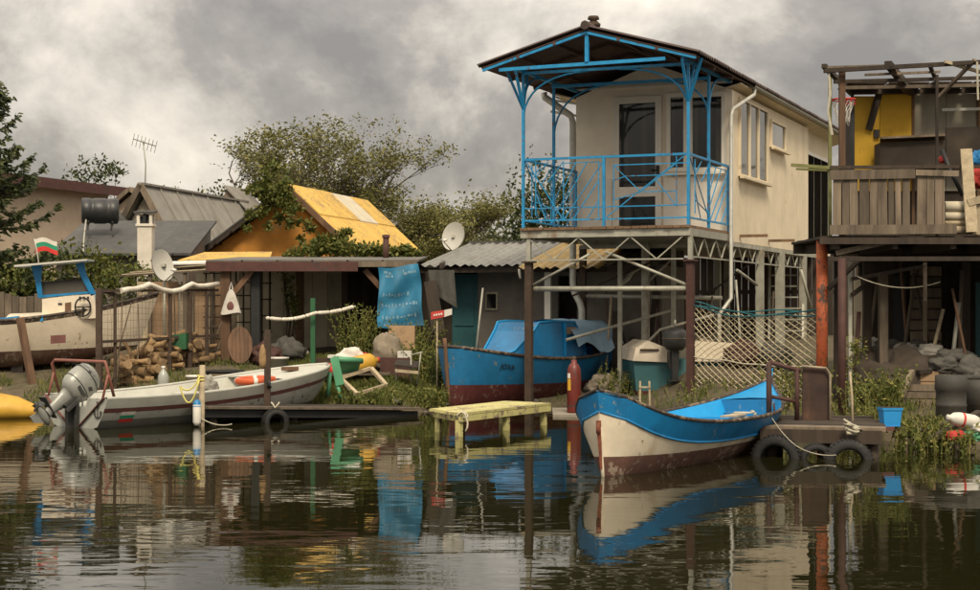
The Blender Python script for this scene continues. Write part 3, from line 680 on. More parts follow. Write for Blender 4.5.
Mx = Matrix.Translation((-.78,-.86,.66)) @ Matrix.Rotation(R(-4),4,'Z') @ Matrix.Rotation(R(84),4,'X')
pt = f2(.19,.80,-1); tn = (f2(.22,.80,-1)-f2(.16,.80,-1)).normalized(); upv = (f2(.19,.9,-1)-f2(.19,.7,-1)).normalized(); nr = tn.cross(upv)
Mx = Matrix((( tn.x,upv.x,nr.x,pt.x+nr.x*.012),(tn.y,upv.y,nr.y,pt.y+nr.y*.012),(tn.z,upv.z,nr.z,pt.z+nr.z*.012),(0,0,0,1)))
text_part('JOXA', .12, Mx, 'black', bb_)
for x_ in (-1.2, .2, 1.4): MB().box((x_,-.1,-.13),(.12,.9,.20)).build('keel_block', 'wood_brown', bb_)

# --- grey motorboat moored at the black jetty
st_, bo = Vector((X(75,22.9),22.9,0)), Vector((X(313,26.4),26.4,0))
ax = bo-st_; Lb = ax.length
gb = thing('motorboat', 'light grey open motorboat with maroon stripe and raised grey outboard', 'boat', (st_+bo)/2, math.atan2(ax.y, ax.x))
sh3 = lambda u: .40+.03*(1-u)**2+.36*u**2.2
kl3 = lambda u: -.14+.34*max(0,(u-.55)/.45)**2.2
pl3 = lambda u: .90+.1*min(1,u/.35) if u < .5 else max(0,1-((u-.5)/.5)**3.2)**.6
f3 = hull_fn(Lb, 1.72, sh3, kl3, pl3, .4, rake1=.30, pw=.26)
lo3 = lambda u: .12+.10*u**2; st1 = lambda u: sh3(u)-.20; st2 = lambda u: sh3(u)-.135
rows(gb, f3, [(kl3, lo3, 'bottom', 'boat_grey_low'), (lo3, st1, 'hull', 'boat_grey'), (st1, st2, 'stripe', 'maroon'), (st2, sh3, 'sheer_band', 'boat_grey_in')], sh3, kl3)
hull_parts(gb, f3, [], 40, 'boat_grey_in', .45, inset=.07, rim=.05, rim_m='boat_grey_in')
# transom with a cut for the motor
tr = [f3(0,v,-1) for v in (0,.3,.6,.85,1)]; tl = [f3(0,v,1) for v in (1,.85,.6,.3,0)]
ztr = .30
poly = tr + [Vector((tr[-1].x,-.3,sh3(0))), Vector((tr[-1].x,-.26,ztr)), Vector((tr[-1].x,.26,ztr)), Vector((tr[-1].x,.3,sh3(0)))] + tl
MB().slab(poly[::-1], (.045,0,0)).build('transom', 'boat_grey', gb)
x0 = -Lb/2
MB().bb(x0+.05,x0+.6,-.55,.55,.25,.28).build('stern_deck', 'boat_grey_in', gb)
MB().bb(x0+.6,x0+.9,-.58,.58,.33,.355).build('seat', 'boat_grey_in', gb); MB().bb(x0+2.2,x0+2.5,-.62,.62,.36,.39).build('seat', 'boat_grey_in', gb)
def deckf(i, j):
    u = .74+.26*i
    return f3(u,.99,-1,.03).lerp(f3(u,.99,1,.03), j)+Vector((0,0,.03*math.sin(math.pi*j)*(1-i)))
MB().grid(deckf, 10, 4).build('foredeck', 'boat_grey_in', gb)
MB().bb(Lb/2-.62,Lb/2-.4,-.09,.09,sh3(.9)+.0,sh3(.9)+.06).build('cleat', 'wood_brown', gb)
# crossed straps on the transom
for a, b_ in (((x0-.012,-.62,.10),(x0-.012,-.05,.02)),): pass
MB().bar((x0-.015,-.72,.45),(x0-.015,-.12,.02),.012,.045,up=(1,0,0)).build('strap', 'maroon', gb)
MB().bar((x0-.015,.72,.45),(x0-.015,.12,.02),.012,.045,up=(1,0,0)).build('strap', 'maroon', gb)
# anchor emblem on the transom, small flag on the side
an = MB(); ay, az, k = -.56, .27, 1.15
yx = x0-.014
def anp(y, z): return (yx, ay+y*k, az+z*k)
an.tube([anp(0,.07), anp(0,-.09)], .007, 5).tube([anp(-.035,.04), anp(.035,.04)], .006, 5)
an.tube([anp(.07*math.sin(t_), -.03-.065*math.cos(t_)) for t_ in [-1.3+.26*q for q in range(11)]], .008, 5)
an.tube([anp(.017*math.sin(t_), .088+.017*math.cos(t_)) for t_ in [q*.785 for q in range(8)]], .006, 5, closed=True)
an.tube([anp(-.085,-.03), anp(-.06,-.01), anp(-.05,-.05)], .007, 5).tube([anp(.085,-.03), anp(.06,-.01), anp(.05,-.05)], .007, 5)
an.build('anchor_emblem', 'black', gb)
u = .085
for k, m in enumerate(('flag_white','flag_green','flag_red')):
    a = f3(u-.02,.66-.09*k,-1); b_ = f3(u+.03,.66-.09*k,-1); c = f3(u+.03,.57-.09*k,-1); d_ = f3(u-.02,.57-.09*k,-1); o_ = Vector((0,-.008,0))
    MB().add([a+o_,b_+o_,c+o_,d_+o_],[(3,2,1,0)]).build('flag_patch', m, gb)
# stern rail
rl = MB(); zr = .95
yy = .66
rl.tube([(x0+.20,-yy,sh3(.03)),(x0+.06,-yy,zr-.05),(x0+.08,-yy+.05,zr),(x0+.08,yy-.05,zr),(x0+.06,yy,zr-.05),(x0+.20,yy,sh3(.03))], .022, 8)
for sd in (-1,1): rl.tube([(x0-.02+.02,sd*yy,sh3(.0)),(x0+.10,sd*yy,.80)], .018, 8)
rl.build('stern_rail', 'red_rail', gb)
# outboard motor, tilted up: local axis of the motor runs from the cowl (up, inboard) to the skeg (down, aft)
om = bpy.data.objects.new('outboard_motor', None); COL.objects.link(om); om.parent = gb
om.location = (x0-.06, 0, .48); om.scale = (.78,.78,.78); om.rotation_euler = (0, R(55), 0)     # +Z of the motor leans towards the bow
cw = MB(); pr = [(.0,.62),(.06,.618),(.13,.59),(.175,.52),(.195,.40),(.20,.25),(.19,.10),(.165,.02),(.12,-.06),(0,-.06)]
cw.lathe(pr, (0,0,0), 20); cw.v = [(x_*1.6-.04, y_*1.15, z_) for x_, y_, z_ in cw.v]
cw.build('cowl', 'motor_grey', om)
for z in (.42,.16): MB().tube([((.2 if z > .3 else .198)*1.6*math.cos(q*.314)-.04, (.2 if z > .3 else .198)*1.15*math.sin(q*.314), z) for q in range(20)], .008, 5, closed=True).build('cowl_seam', 'motor_dark', om)
for y_ in (-1, 1):
    MB().slab([(.05,y_*.222,.30),(.14,y_*.20,.30),(.10,y_*.21,.22),(.02,y_*.226,.24)], (0,y_*.012,0)).build('cowl_mark', 'motor_dark', om)
    MB().slab([(-.20,y_*.175,.46),(-.05,y_*.19,.50),(-.05,y_*.20,.47),(-.20,y_*.185,.42)], (0,y_*.012,0)).build('cowl_mark', 'motor_dark', om)
lg = MB().lathe([(0,-.05),(.135,-.05),(.115,-.18),(.085,-.36),(.075,-.50),(.075,-.62)], (-.02,0,0), 14); lg.v = [(x_*1.3, y_*.75, z_) for x_, y_, z_ in lg.v]
lg.build('leg', 'motor_grey', om)
MB().slab([(-.34,-.11,-.52),(.14,-.07,-.52),(.14,.07,-.52),(-.34,.11,-.52)], (0,0,-.018)).build('cavitation_plate', 'motor_dark', om)
gc = MB().lathe([(0,.20),(.035,.17),(.07,.08),(.08,-.02),(.075,-.14),(.06,-.22)], (-.02,0,-.70), 12, Matrix.Rotation(R(90),3,'Y')); gc.build('gearcase', 'motor_grey', om)
MB().slab([(.10,-.012,-.74),(-.16,-.012,-.74),(-.20,-.012,-.93),(-.06,-.012,-.93)], (0,.024,0)).build('skeg', 'motor_grey', om)
pp = MB()
for q in range(3):
    Mq = Matrix.Rotation(q*2.094,3,'X')
    pp.grid(lambda i, j: Vector((-.26+.05*(j-.5),0,-.70)) + Mq @ Vector((.06*(i-.5), (.04+.10*j), .0)) + Mq @ Vector((0,0,(i-.5)*.13*math.sin(math.pi*min(1,j*.8+.2)))), 6, 6)
pp.lathe([(0,-.09),(.03,-.08),(.05,0),(.05,.06)], (-.26,0,-.70), 10, Matrix.Rotation(R(90),3,'Y')); pp.build('propeller', 'motor_dark', om)
br = MB().bb(.02,.10,-.16,.16,-.30,-.02).bb(.08,.14,-.20,-.15,-.36,.02).bb(.08,.14,.15,.20,-.36,.02).bb(.03,.09,-.03,.03,-.36,-.30); br.build('clamp_bracket', 'motor_dark', om)
MB().bar((x0-.05,-.12,.36),(x0-.05,-.10,-.04),.05).bar((x0-.05,.12,.36),(x0-.05,.10,-.04),.05).bar((x0-.10,0,.40),(x0-.08,0,-.08),.10,.07).build('tilt_bracket', 'motor_dark', gb)
# things in the motorboat
gbM = Matrix.Translation(gb.location) @ Matrix.Rotation(gb.rotation_euler.z, 4, 'Z')
q = gbM @ Vector((Lb*.16,-.38,sh3(.66)-.02))
lr = thing('life_ring', 'orange life ring lying on the edge of the grey motorboat', 'life ring', q, gb.rotation_euler.z+.1)
tor = MB(); 
tor.tube([(.27*math.cos(k*.196), .27*math.sin(k*.196), .05+.015*math.cos(k*.196)) for k in range(32)], .055, 10, closed=True); tor.build('ring', 'ring_orange', lr)
for k in range(4):
    a = .785+k*1.5708; c = Vector((.27*math.cos(a),.27*math.sin(a),.05+.015*math.cos(a))); MB().tube([c-Vector((-math.sin(a),math.cos(a),0))*.03, c+Vector((-math.sin(a),math.cos(a),0))*.03], .058, 10).build('band', 'white_plastic', lr)
def crumple(c, sx, sy, sz, seed, n=26, amp=.35, sq=1.0):
    mb = MB()
    def fn(i, j):
        th = math.pi*j; ph = 2*math.pi*i
        p = Vector((math.cos(ph)*math.sin(th), math.sin(ph)*math.sin(th), math.cos(th)))
        k = 1+amp*noise.noise(p*1.7+Vector((seed,seed*.7,0)))+amp*.5*noise.noise(p*4.5+Vector((seed*1.3,0,seed)))-amp*.55*abs(noise.noise(p*3.3+Vector((0,seed,seed*.4))))-amp*.42*abs(noise.noise(p*8+Vector((seed,0,seed))))
        z = p.z*k*sz
        return Vector((c[0]+p.x*k*sx, c[1]+p.y*k*sy, c[2]+max(z,-sz*.75)))
    return mb.grid(fn, n+6, n)
q = gbM @ Vector((-.15,-.30,.52))
tag(crumple(q, .15,.13,.18, 3.1).build('plastic_bundle', 'shade_white'), 'crumpled grey plastic bundle on the seat of the grey motorboat', 'bundle')

# --- cream cabin boat on the bank at the far left, bow to the right
bo, sn = Vector((X(139,28.6),28.6,0)), Vector((X(139,28.6)-6.4,27.5,0))
ax = bo-sn; Lb = ax.length; mid_ = (bo+sn)/2
cb = thing('cabin_boat', 'cream cabin boat with blue wheelhouse frame propped up on the bank', 'boat', (mid_.x, mid_.y, .62), math.atan2(ax.y, ax.x))
sh4 = lambda u: .84+.50*max(0,(u-.55)/.45)**2.3
kl4 = lambda u: .0+.40*max(0,(u-.6)/.4)**2
pl4 = lambda u: .86+.14*min(1,u/.3) if u < .45 else max(0,1-((u-.45)/.55)**2.6)**.7
f4 = hull_fn(Lb, 2.0, sh4, kl4, pl4, .4, rake1=.35, pw=.20)
lo4 = lambda u: .26+.16*u**2; hi4 = lambda u: sh4(u)-.07
rows(cb, f4, [(kl4, lo4, 'bottom', 'antifoul'), (lo4, hi4, 'hull', 'boat_cream'), (hi4, sh4, 'rubbing_strake', 'gunwale')], sh4, kl4)
hull_parts(cb, f4, [], 36, 'boat_blue_in', .5, inset=.06, rim=.06)
tr = [f4(0,v,-1) for v in (0,.3,.6,1)] + [f4(0,v,1) for v in (1,.6,.3,0)]; MB().slab(tr[::-1], (.05,0,0)).build('transom', 'boat_cream', cb)
MB().grid(lambda i, j: f4(.66+.34*i,1.0,-1,.04).lerp(f4(.66+.34*i,1.0,1,.04), j)+Vector((0,0,.02+.10*math.sin(math.pi*j)*(1-i))), 10, 6).build('foredeck', 'boat_cream', cb)
MB().grid(lambda i, j: f4(.86+.13*i,1.0,-1,.02).lerp(f4(.86+.13*i,1.0,1,.02), j*.9)+Vector((0,0,.10)), 6, 4).build('deck_patch', 'boat_blue_in', cb)
cl_ = inv(cb)
def cbp(px, py, d): return cl_(W(px, py, d))
dn, df = 27.5, 29.1
def shp(pts, dy, name, m, parent=cb): return MB().slab([cbp(*p) for p in pts], Vector((0,dy,0))).build(name, m, parent)
con = shp([(42,322,dn+.3),(42,299,dn+.3),(66,296,dn+.3),(94,294,dn+.3),(97,318,dn+.3)], 1.1, 'console', 'boat_cream')
wh = cbp(83,307,dn+.24)
MB().tube([wh+Vector((.13*math.cos(k*.3142),-.02-.03*math.sin(k*.3142),.16*math.sin(k*.3142))) for k in range(20)], .016, 6, closed=True).tube([wh+Vector((-.12,0,0)),wh+Vector((.12,0,0))], .012, 5).tube([wh,wh+Vector((0,0,-.15))], .012, 5).tube([wh,wh+Vector((.0,.12,0))], .02, 6).build('steering_wheel', 'black', con)
for px in (80,84,88): MB().box(cbp(px,297.5,dn+.27), (.035,.02,.035)).build('switch', 'black', con)
shp([(58,303,dn+.28),(62,303,dn+.28),(62,304.5,dn+.28),(58,304.5,dn+.28)], .02, 'plate', 'black', con); shp([(65,303,dn+.28),(71,302,dn+.28),(71,313,dn+.28),(65,314,dn+.28)], .02, 'hatch', 'wood_brown', con)
# blue frame: wide foot posts, windscreen bar, white roof
for dy in (0, 1.15):
    shp([(31,266,dn+.3+dy),(42,264,dn+.3+dy),(41,280,dn+.3+dy),(43,298,dn+.3+dy),(38,298,dn+.3+dy),(35,280,dn+.3+dy)], .05, 'frame_post', 'boat_blue')
    shp([(75,264,dn+.3+dy),(84,262,dn+.3+dy),(86,274,dn+.3+dy),(96,294,dn+.3+dy),(91,296,dn+.3+dy),(80,275,dn+.3+dy)], .05, 'frame_post', 'boat_blue')
shp([(38,298,dn+.34),(93,293,dn+.34),(93,291,dn+.34),(38,295.5,dn+.34)], .04, 'screen_sill', 'boat_blue')
MB().slab([cbp(38,283,dn+.4),cbp(86,279,dn+.4),cbp(92,292,dn+.4),cbp(39,296,dn+.4)], (0,.008,0)).build('windscreen', 'sky_pale_glass', cb)
shp([(38,284,dn+.34),(87,280,dn+.34),(87,278.5,dn+.34),(38,282,dn+.34)], .04, 'screen_rail', 'black')
MB().slab([cbp(14,267,dn),cbp(87,260.5,dn),cbp(87,259,dn),cbp(14,265,dn)], (0,1.75,.03)).build('canopy', 'dish', cb)
fl = bpy.data.objects.new('flag', None); COL.objects.link(fl); fl.parent = cb; fl.location = cbp(39,263,dn+.5); fl.scale = (.82,.82,.82)
MB().tube([(0,0,-.05),(-.05,0,.30),(-.10,0,.52)], .012, 6).build('flagpole', 'dish', fl)
for k, m in enumerate(('flag_white','flag_green','flag_red')):
    MB().grid(lambda i, j: Vector((-.085+.02*(j+k)/3+.46*i, .05*math.sin(5*i), .50-.095*(j+k)+.05*math.sin(4.5*i)-.0*i)), 12, 2).build('flag_stripe', m, fl)
MB().slab([cbp(0,318,dn-.1),cbp(18,316,dn-.1),cbp(18,321,dn-.1),cbp(0,323,dn-.1)], (0,.9,0)).build('locker', 'boat_blue_in', cb); MB().slab([cbp(37,316,dn),cbp(43,315,dn),cbp(43,321,dn),cbp(37,321,dn)], (0,.6,0)).build('locker', 'boat_blue_in', cb)
MB().slab([cbp(51,325,dn-.1)+Vector((0,-.08,-.18)),cbp(66,324,dn-.1)+Vector((0,-.08,-.18)),cbp(66,331,dn-.1)+Vector((0,-.08,-.2)),cbp(51,332,dn-.1)+Vector((0,-.08,-.2))], (0,.03,0)).build('hull_plate', 'maroon', cb)
for x_ in (-2.2,-.4,1.2):
    MB().bb(x_-.1,x_+.1,-.5,.5,-.35,.02+max(0,x_-.9)*.3).build('keel_block', 'wood_dark', cb)
a_ = W(20,318,27.15); b0 = W(33,378,26.9); b0.z = gz(b0.x,b0.y)-.05
tag(MB().bar(b0, a_, .11, .09).build('prop_post', 'wood_brown'), 'slanting brown timber prop leaning on the cream cabin boat', 'prop')

# plank seams, rope and gear in the white boat
for v in ():
    for sd in (-1, 1): MB().tube([f(.05+.9*k/40, v, sd)+Vector((0,sd*.002,0)) for k in range(41)], .003, 4, caps=False).build('plank_seam', 'antifoul', wb)
q = Matrix.Translation(wb.location) @ Matrix.Rotation(wb.rotation_euler.z, 4, 'Z') @ Vector((.95,-.25,.36))
tag(MB().tube([q+Vector(((.13+.02*math.sin(k*.7))*math.cos(k*.45),(.13+.02*math.sin(k*.7))*math.sin(k*.45),.015+.002*k)) for k in range(44)], .014, 6).build('rope_coil', 'rope_pale'), 'pale rope coiled on the floor of the white and blue boat', 'rope')
# engraved marks, cables and hoses of the outboard
for y_ in (-1, 1):
    MB().tube([(.22,y_*.10,.05),(.34,y_*.16,-.08),(.40,y_*.05,-.02),(.46,0,.1)], .012, 6).build('cable', 'black', om)
    MB().slab([(-.12,y_*.222,.12),(.12,y_*.222,.12),(.12,y_*.218,.06),(-.12,y_*.218,.06)], (0,y_*.008,0)).build('cowl_band', 'motor_dark', om)
MB().bb(.12,.30,-.05,.05,.60,.625).build('cowl_latch', 'motor_dark', om)
# ------------------------------------------------------------------ foliage
def leaf(mb, p, s, rnd=random, flat=0):
    """one small leaf: a bent quad of two triangles"""
    a = Vector((rnd.gauss(0,1), rnd.gauss(0,1), rnd.gauss(0,1)*(1-flat))).normalized(); b_ = a.orthogonal().normalized(); b_ = (Matrix.Rotation(rnd.random()*6.28, 3, a) @ b_)
    c = a.cross(b_)
    mb.add([p, p+b_*s*.5+c*s*.28, p+b_*s, p+b_*s*.5-c*s*.28], [(0,1,2,3)])
def branch_tree(name, label, base, height, spread, m_leaf, seed, lv=4, leafs=14, lsize=.11, lean=(0,0), trunk=.16, clear=.25, nsplit=4, upb=.55, density=1.0, group=None, top=0, wide=1.0):
    rnd = random.Random(seed); base = Vector(base)
    T = thing(name, label, 'tree', base, 0, group); wd = MB(); lf = MB(); tips = []
    def grow(p, d, ln, r, k):
        n = 4; pts = [p]; rs = [r]; q = p.copy(); dd = d.copy()
        for i in range(n):
            dd = (dd + Vector((rnd.gauss(0,.17), rnd.gauss(0,.17), rnd.gauss(.04,.10)))).normalized(); q = q + dd*ln/n; pts.append(q.copy()); rs.append(r*(1-.5*(i+1)/n))
        if k <= 3 or rnd.random() < .7: wd.tube(pts, rs, 6 if k < 2 else 4, caps=False)
        if k >= lv:
            for i in range(int(leafs*density)):
                t = rnd.random(); a = pts[int(t*n)]; leaf(lf, a.lerp(pts[min(n, int(t*n)+1)], rnd.random()) + Vector((rnd.gauss(0,.09),rnd.gauss(0,.09),rnd.gauss(0,.08)))*(lsize/.1), lsize*rnd.uniform(.6,1.25), rnd)
            return
        m = nsplit if k else nsplit+2
        for i in range(m):
            t = rnd.uniform(.35 if k else clear+.2, 1.0); a = pts[max(1, int(t*n))]
            az = rnd.random()*6.283; out_ = Vector((math.cos(az), math.sin(az), 0))
            nd = (dd*.45 + out_*rnd.uniform(.5,1.0)*spread + Vector((0,0,upb*rnd.uniform(.3,1.2)))).normalized()
            grow(a, nd, ln*rnd.uniform(.52,.80), rs[max(1,int(t*n))]*.62, k+1)
    grow(Vector((0,0,-.2)), Vector((lean[0],lean[1],1)).normalized(), height*.42, trunk, 0)
    if top:
        zs = sorted(v[2] for v in lf.v); k = top/zs[int(len(zs)*.995)]; wd.v = [(a*k*wide,b*k*wide,c*k) for a, b, c in wd.v]; lf.v = [(a*k*wide,b*k*wide,c*k) for a, b, c in lf.v]
    wd.build('trunk', 'bark', T); lf.build('crown', m_leaf, T); return T
def foliage_cloud(name, label, cat, base, blobs, n, m_leaf, seed, lsize=.1, stem=True, group=None, stems=None):
    """bush or climbing plant: leaves on the shells of several uneven clumps; blobs = (x,y,z,rx,ry,rz) relative to base"""
    rnd = random.Random(seed); T = thing(name, label, cat, base, 0, group); lf = MB(); wd = MB()
    tot = sum(b_[3]*b_[5]+b_[3]*b_[4] for b_ in blobs)
    for b_ in blobs:
        c = Vector(b_[:3]); kk = int(n*(b_[3]*b_[5]+b_[3]*b_[4])/tot)
        for i in range(kk):
            d = Vector((rnd.gauss(0,1),rnd.gauss(0,1),rnd.gauss(0,1))).normalized()
            r = rnd.random()**.45*(1+.45*noise.noise(d*2.2+c+Vector((seed,0,0)))+.3*noise.noise(d*5+c))
            p = c+Vector((d.x*b_[3]*r, d.y*b_[4]*r, d.z*b_[5]*r))
            if noise.noise(p*3.1+Vector((seed,seed,0))) < -.18: continue
            leaf(lf, p, lsize*rnd.uniform(.6,1.3), rnd)
        if stem:
            a = Vector((c.x*.6,c.y*.6,-.1)); wd.tube([a, a.lerp(c,.5)+Vector((rnd.gauss(0,.06),rnd.gauss(0,.06),0)), c], [.03,.022,.01], 5)
    lf.build('foliage', m_leaf, T)
    if stem: tag(wd.build('stem', 'bark', T), kind='stuff')
    return T
def wbase(px, d, z=None):
    x = X(px, d); return (x, d, gz(x, d) if z is None else z)

# trees behind
branch_tree('broadleaf_tree', 'tall open olive-green tree rising behind the yellow-roofed house, left stem', wbase(306,47), 8.5, .95, 'leaf_olive', 11, 5, 8, .09, (.0,0), .15, .12, 4, .85, top=6.0, wide=1.4)
branch_tree('broadleaf_tree', 'wide open olive-green tree behind the yellow roof, beside the satellite dish', wbase(376,46), 9.0, 1.0, 'leaf_olive', 37, 5, 8, .09, (.02,0), .15, .1, 4, .8, top=5.9, wide=1.28)
branch_tree('broadleaf_tree', 'lower dense olive-green tree at the right end of the yellow roof', wbase(408,45), 6.8, .95, 'leaf_olive', 43, 5, 13, .10, (.02,0), .13, .05, 4, .55, top=4.0, wide=1.3)
branch_tree('broadleaf_tree', 'small bare-twigged tree between the grey and yellow roofs', wbase(238,46), 5.9, .9, 'leaf_olive', 5, 5, 3, .075, (.05,0), .1, .2, 4, .6, top=4.0)
foliage_cloud('rounded_tree', 'low leafy tree between broken grey gable and grey roof', 'tree', wbase(212,50), [(0,0,3.6,.9,.8,.9),(.6,0,4.0,.6,.6,.6),(-.7,0,3.3,.6,.6,.6),(.2,0,2.4,1.1,1,1)], 2600, 'leaf_mid', 4, .14)
for px, d, hgt, wd_, lab, sd in ((472,72,5.9,1.1,'pale green distant tree with pointed crown beyond the sheds',1),(497,75,5.0,1.0,'pale green distant tree, low and round, beyond the sheds',2),(447,66,4.0,1.2,'pale green distant bush-like tree right of the yellow roof',8)):
    foliage_cloud('distant_tree', lab, 'tree', wbase(px,d), [(0,0,hgt*.62,wd_,wd_,hgt*.36),(-wd_*.6,0,hgt*.4,wd_*.8,wd_*.8,hgt*.3),(wd_*.6,0,hgt*.42,wd_*.8,wd_*.8,hgt*.3),(0,0,hgt*.2,wd_*1.3,wd_,hgt*.2)], 4200, 'leaf_far', sd, .2)
foliage_cloud('rounded_tree', 'dark green tree behind the stilt hut, seen through the veranda', 'tree', wbase(537,52), [(0,0,4.0,1.1,1.1,1.5),(-.6,0,3.0,.9,.9,1.2),(.8,0,3.5,1.0,1,1.4),(.3,0,2.2,1.4,1.2,1.2),(1.5,0,4.4,.8,.8,1.0)], 7000, 'leaf_dark', 9, .16)
foliage_cloud('rounded_tree', 'dark treetop showing above the long brown roof eave', 'tree', wbase(96,56), [(0,0,5.2,.9,.9,.65),(.7,0,5.3,.5,.5,.35),(-.5,0,4.6,.9,.9,.8),(0,0,3.5,1,1,1.2)], 1800, 'leaf_dark', 15, .15)

# spruce at the left edge: whorls of drooping boughs carrying short needles
def spruce(name, label, base, height, rad, seed):
    rnd = random.Random(seed); T = thing(name, label, 'tree', base); wd = MB().tube([(0,0,-.2),(.03,.0,height*.5),(0,.02,height)], [.14,.08,.015], 8); lf = MB()
    for k in range(int(height*27)):
        t0 = rnd.random()**1.15; z = .4+(height-.5)*t0; L = rad*(1-t0)**.8*rnd.uniform(.45,1.2)*(1+.35*noise.noise((t0*7,k*.01,seed)))+.10
        az = rnd.random()*6.283; d = Vector((math.cos(az),math.sin(az),0)); up = rnd.uniform(-.28,.12)+.35*t0; pts = []
        for i in range(6):
            t = i/5; pts.append(Vector((0,0,z))+d*L*t+Vector((rnd.gauss(0,.015),rnd.gauss(0,.015),up*L*t+.22*L*t*t-.10*L*math.sin(t*3))))
        wd.tube(pts, [.016*(1-i/6)+.004 for i in range(6)], 4, caps=False)
        for i in range(int(L*95)+6):
            t = rnd.random()**.75; a = pts[min(4,int(t*5))].lerp(pts[min(5,int(t*5)+1)], rnd.random()); side = d.cross(Vector((0,0,1)))*rnd.choice((-1,1))
            dv = (side*rnd.uniform(.2,1)+d*rnd.uniform(.2,1)+Vector((0,0,rnd.uniform(-.7,.4)))).normalized(); s = rnd.uniform(.07,.20)*(1.2-t*.5); w_ = dv.orthogonal().normalized()*.02
            a = a+Vector((rnd.gauss(0,.03),rnd.gauss(0,.03),rnd.gauss(0,.03))); lf.add([a-w_, a+dv*s*.6-w_*1.3, a+dv*s, a+dv*s*.6+w_*1.3, a+w_], [(0,1,2,3,4)])
    wd.build('trunk', 'bark', T); lf.build('crown', 'leaf_spruce', T)
spruce('spruce_tree', 'dark green spruce beside the cream cabin boat', wbase(-8,31.5), 5.35, 1.6, 31)

# ------------------------------------------------------------------ houses behind, left
def frame_thing(name, label, cat, px, d, ang): 
    x = X(px, d); return thing(name, label, cat, (x, d, gz(x, d)), ang)
# long pinkish house with dark brown eave
pk = thing('rendered_house', 'long pale pink rendered house with dark brown eave behind the spruce', 'house', (X(108,51),51,0), math.atan2(5,1.8))
MB().bb(-9,0,0,4.5,.6,5.33).build('wall', 'pink_wall', pk)
MB().bb(-9.3,.5,-.45,4.9,5.33,5.50).build('roof', 'roof_brown', pk); MB().bb(-9.3,.52,-.47,-.45,5.20,5.505).build('fascia', 'fascia', pk)
# small pinkish gable behind the grey A-frame
pg = thing('gabled_house', 'small pale pink gable with brown roof between tank and grey roof', 'house', (X(130,47),47,0), -.2)
MB().slab([(-.75,0,.8),(.9,0,.8),(.9,0,4.5),(.1,0,5.05),(-.75,0,4.35)], (0,3.5,0)).build('wall', 'pink_wall', pg)
for a, b_ in (((.1,5.12),(-.95,4.28)),((.1,5.12),(1.3,4.35))): MB().slab([(a[0],-.25,a[1]),(b_[0],-.25,b_[1]),(b_[0],3.6,b_[1]),(a[0],3.6,a[1])], (0,0,.08)).build('roof_slope', 'roof_brown', pg)
for b_ in ((-.95,4.30),(1.3,4.37)): MB().bar((.1,-.28,5.14),(b_[0],-.28,b_[1]), .05,.12).build('barge_board', 'wood_grey', pg)
# grey corrugated A-frame
ag = thing('a_frame_house', 'steep grey sheet-roofed gable house with aerial on its peak', 'house', (X(144,38),38,0), -math.atan2(1.44,6.5))
RA, hwA = 4.55, 1.25
slope = 1.74
MB().slab([(-hwA*.86,.12,1.0),(hwA*.86,.12,1.0),(hwA*.86,.12,RA-slope*hwA*.86-.1),(0,.12,RA-.14),(-hwA*.86,.12,RA-slope*hwA*.86-.1)], (0,6.3,0)).build('wall', 'plaster_pale', ag)
for sd in (-1, 1):
    for k in range(7):
        a = Vector((0,-.15+k*.97,RA+.004*(k%2))); b_ = Vector((sd*hwA,-.15+k*.97,RA-slope*hwA+.004*(k%2)))
        off = Vector((0,.985,0)); q = [a,b_,b_+off,a+off]; MB().slab(q if sd > 0 else q[::-1], (0,0,.035)).build('roof_sheet', 'roof_grey', ag)
        MB().bar(a+Vector((0,.985,.06)), b_+Vector((0,.985,.06)), .045,.05).build('roof_seam', 'roof_grey', ag)
    MB().bar((0,-.2,RA+.04),(sd*(hwA+.02),-.2,RA-slope*hwA), .06,.14).build('barge_board', 'wood_grey', ag)
MB().bar((0,-.2,RA+.07),(0,6.7,RA+.07), .14,.05).build('ridge_cap', 'roof_grey', ag)
ae = bpy.data.objects.new('aerial', None); COL.objects.link(ae); ae.parent = ag; ae.location = (0,.05,RA)
MB().tube([(0,0,-.3),(.02,0,.55),(-.05,0,1.12)], .016, 6).build('mast', 'steel_pale', ae)
MB().tube([(-.16,-.3,1.12),(.14,.3,1.0)], .014, 5).build('boom', 'steel_pale', ae)
for k in range(7): c = Vector((-.16,-.3,1.12)).lerp(Vector((.14,.3,1.0)), k/6); MB().tube([c+Vector((-.05,.03,-.16)), c+Vector((.05,-.03,.12))], .008, 4).build('element', 'steel_pale', ae)
# dark low roof with the black tank and white chimney
dk = thing('dark_roofed_shed', 'low shed with dark felt roof carrying the black tank', 'shed', (X(118,34),34,0), 0)
xa, xb = X(48,34)-X(118,34), X(190,34)-X(118,34)
for k in range(8):
    u0 = xa+(xb-xa)*k/8; u1 = xa+(xb-xa)*(k+1)/8
    MB().slab([(u0,0,2.80+.003*(k%2)),(u1+.02,0,2.80+.003*(k%2)),(u1+.02,3.2,3.66+.003*(k%2)),(u0,3.2,3.66+.003*(k%2))], (0,0,.05)).build('roof_sheet', 'roof_dark', dk)
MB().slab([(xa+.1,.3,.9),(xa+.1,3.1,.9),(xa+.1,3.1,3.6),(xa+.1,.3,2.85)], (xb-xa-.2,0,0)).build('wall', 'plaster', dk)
MB().slab([(X(64,34)-X(118,34),3.3,3.4),(X(78,34)-X(118,34),3.3,3.95),(X(100,34)-X(118,34),3.3,3.4)], (0,2,0)).build('dormer', 'roof_dark', dk)
ch = thing('chimney', 'white rendered chimney with dark slotted cap before the dark roof', 'chimney', (X(146,33.6),33.6,0), 0)
MB().bb(-.15,.15,-.15,.15,.8,3.40).build('stack', 'chimney', ch); MB().bb(-.18,.18,-.18,.18,3.40,3.45).build('collar', 'chimney', ch)
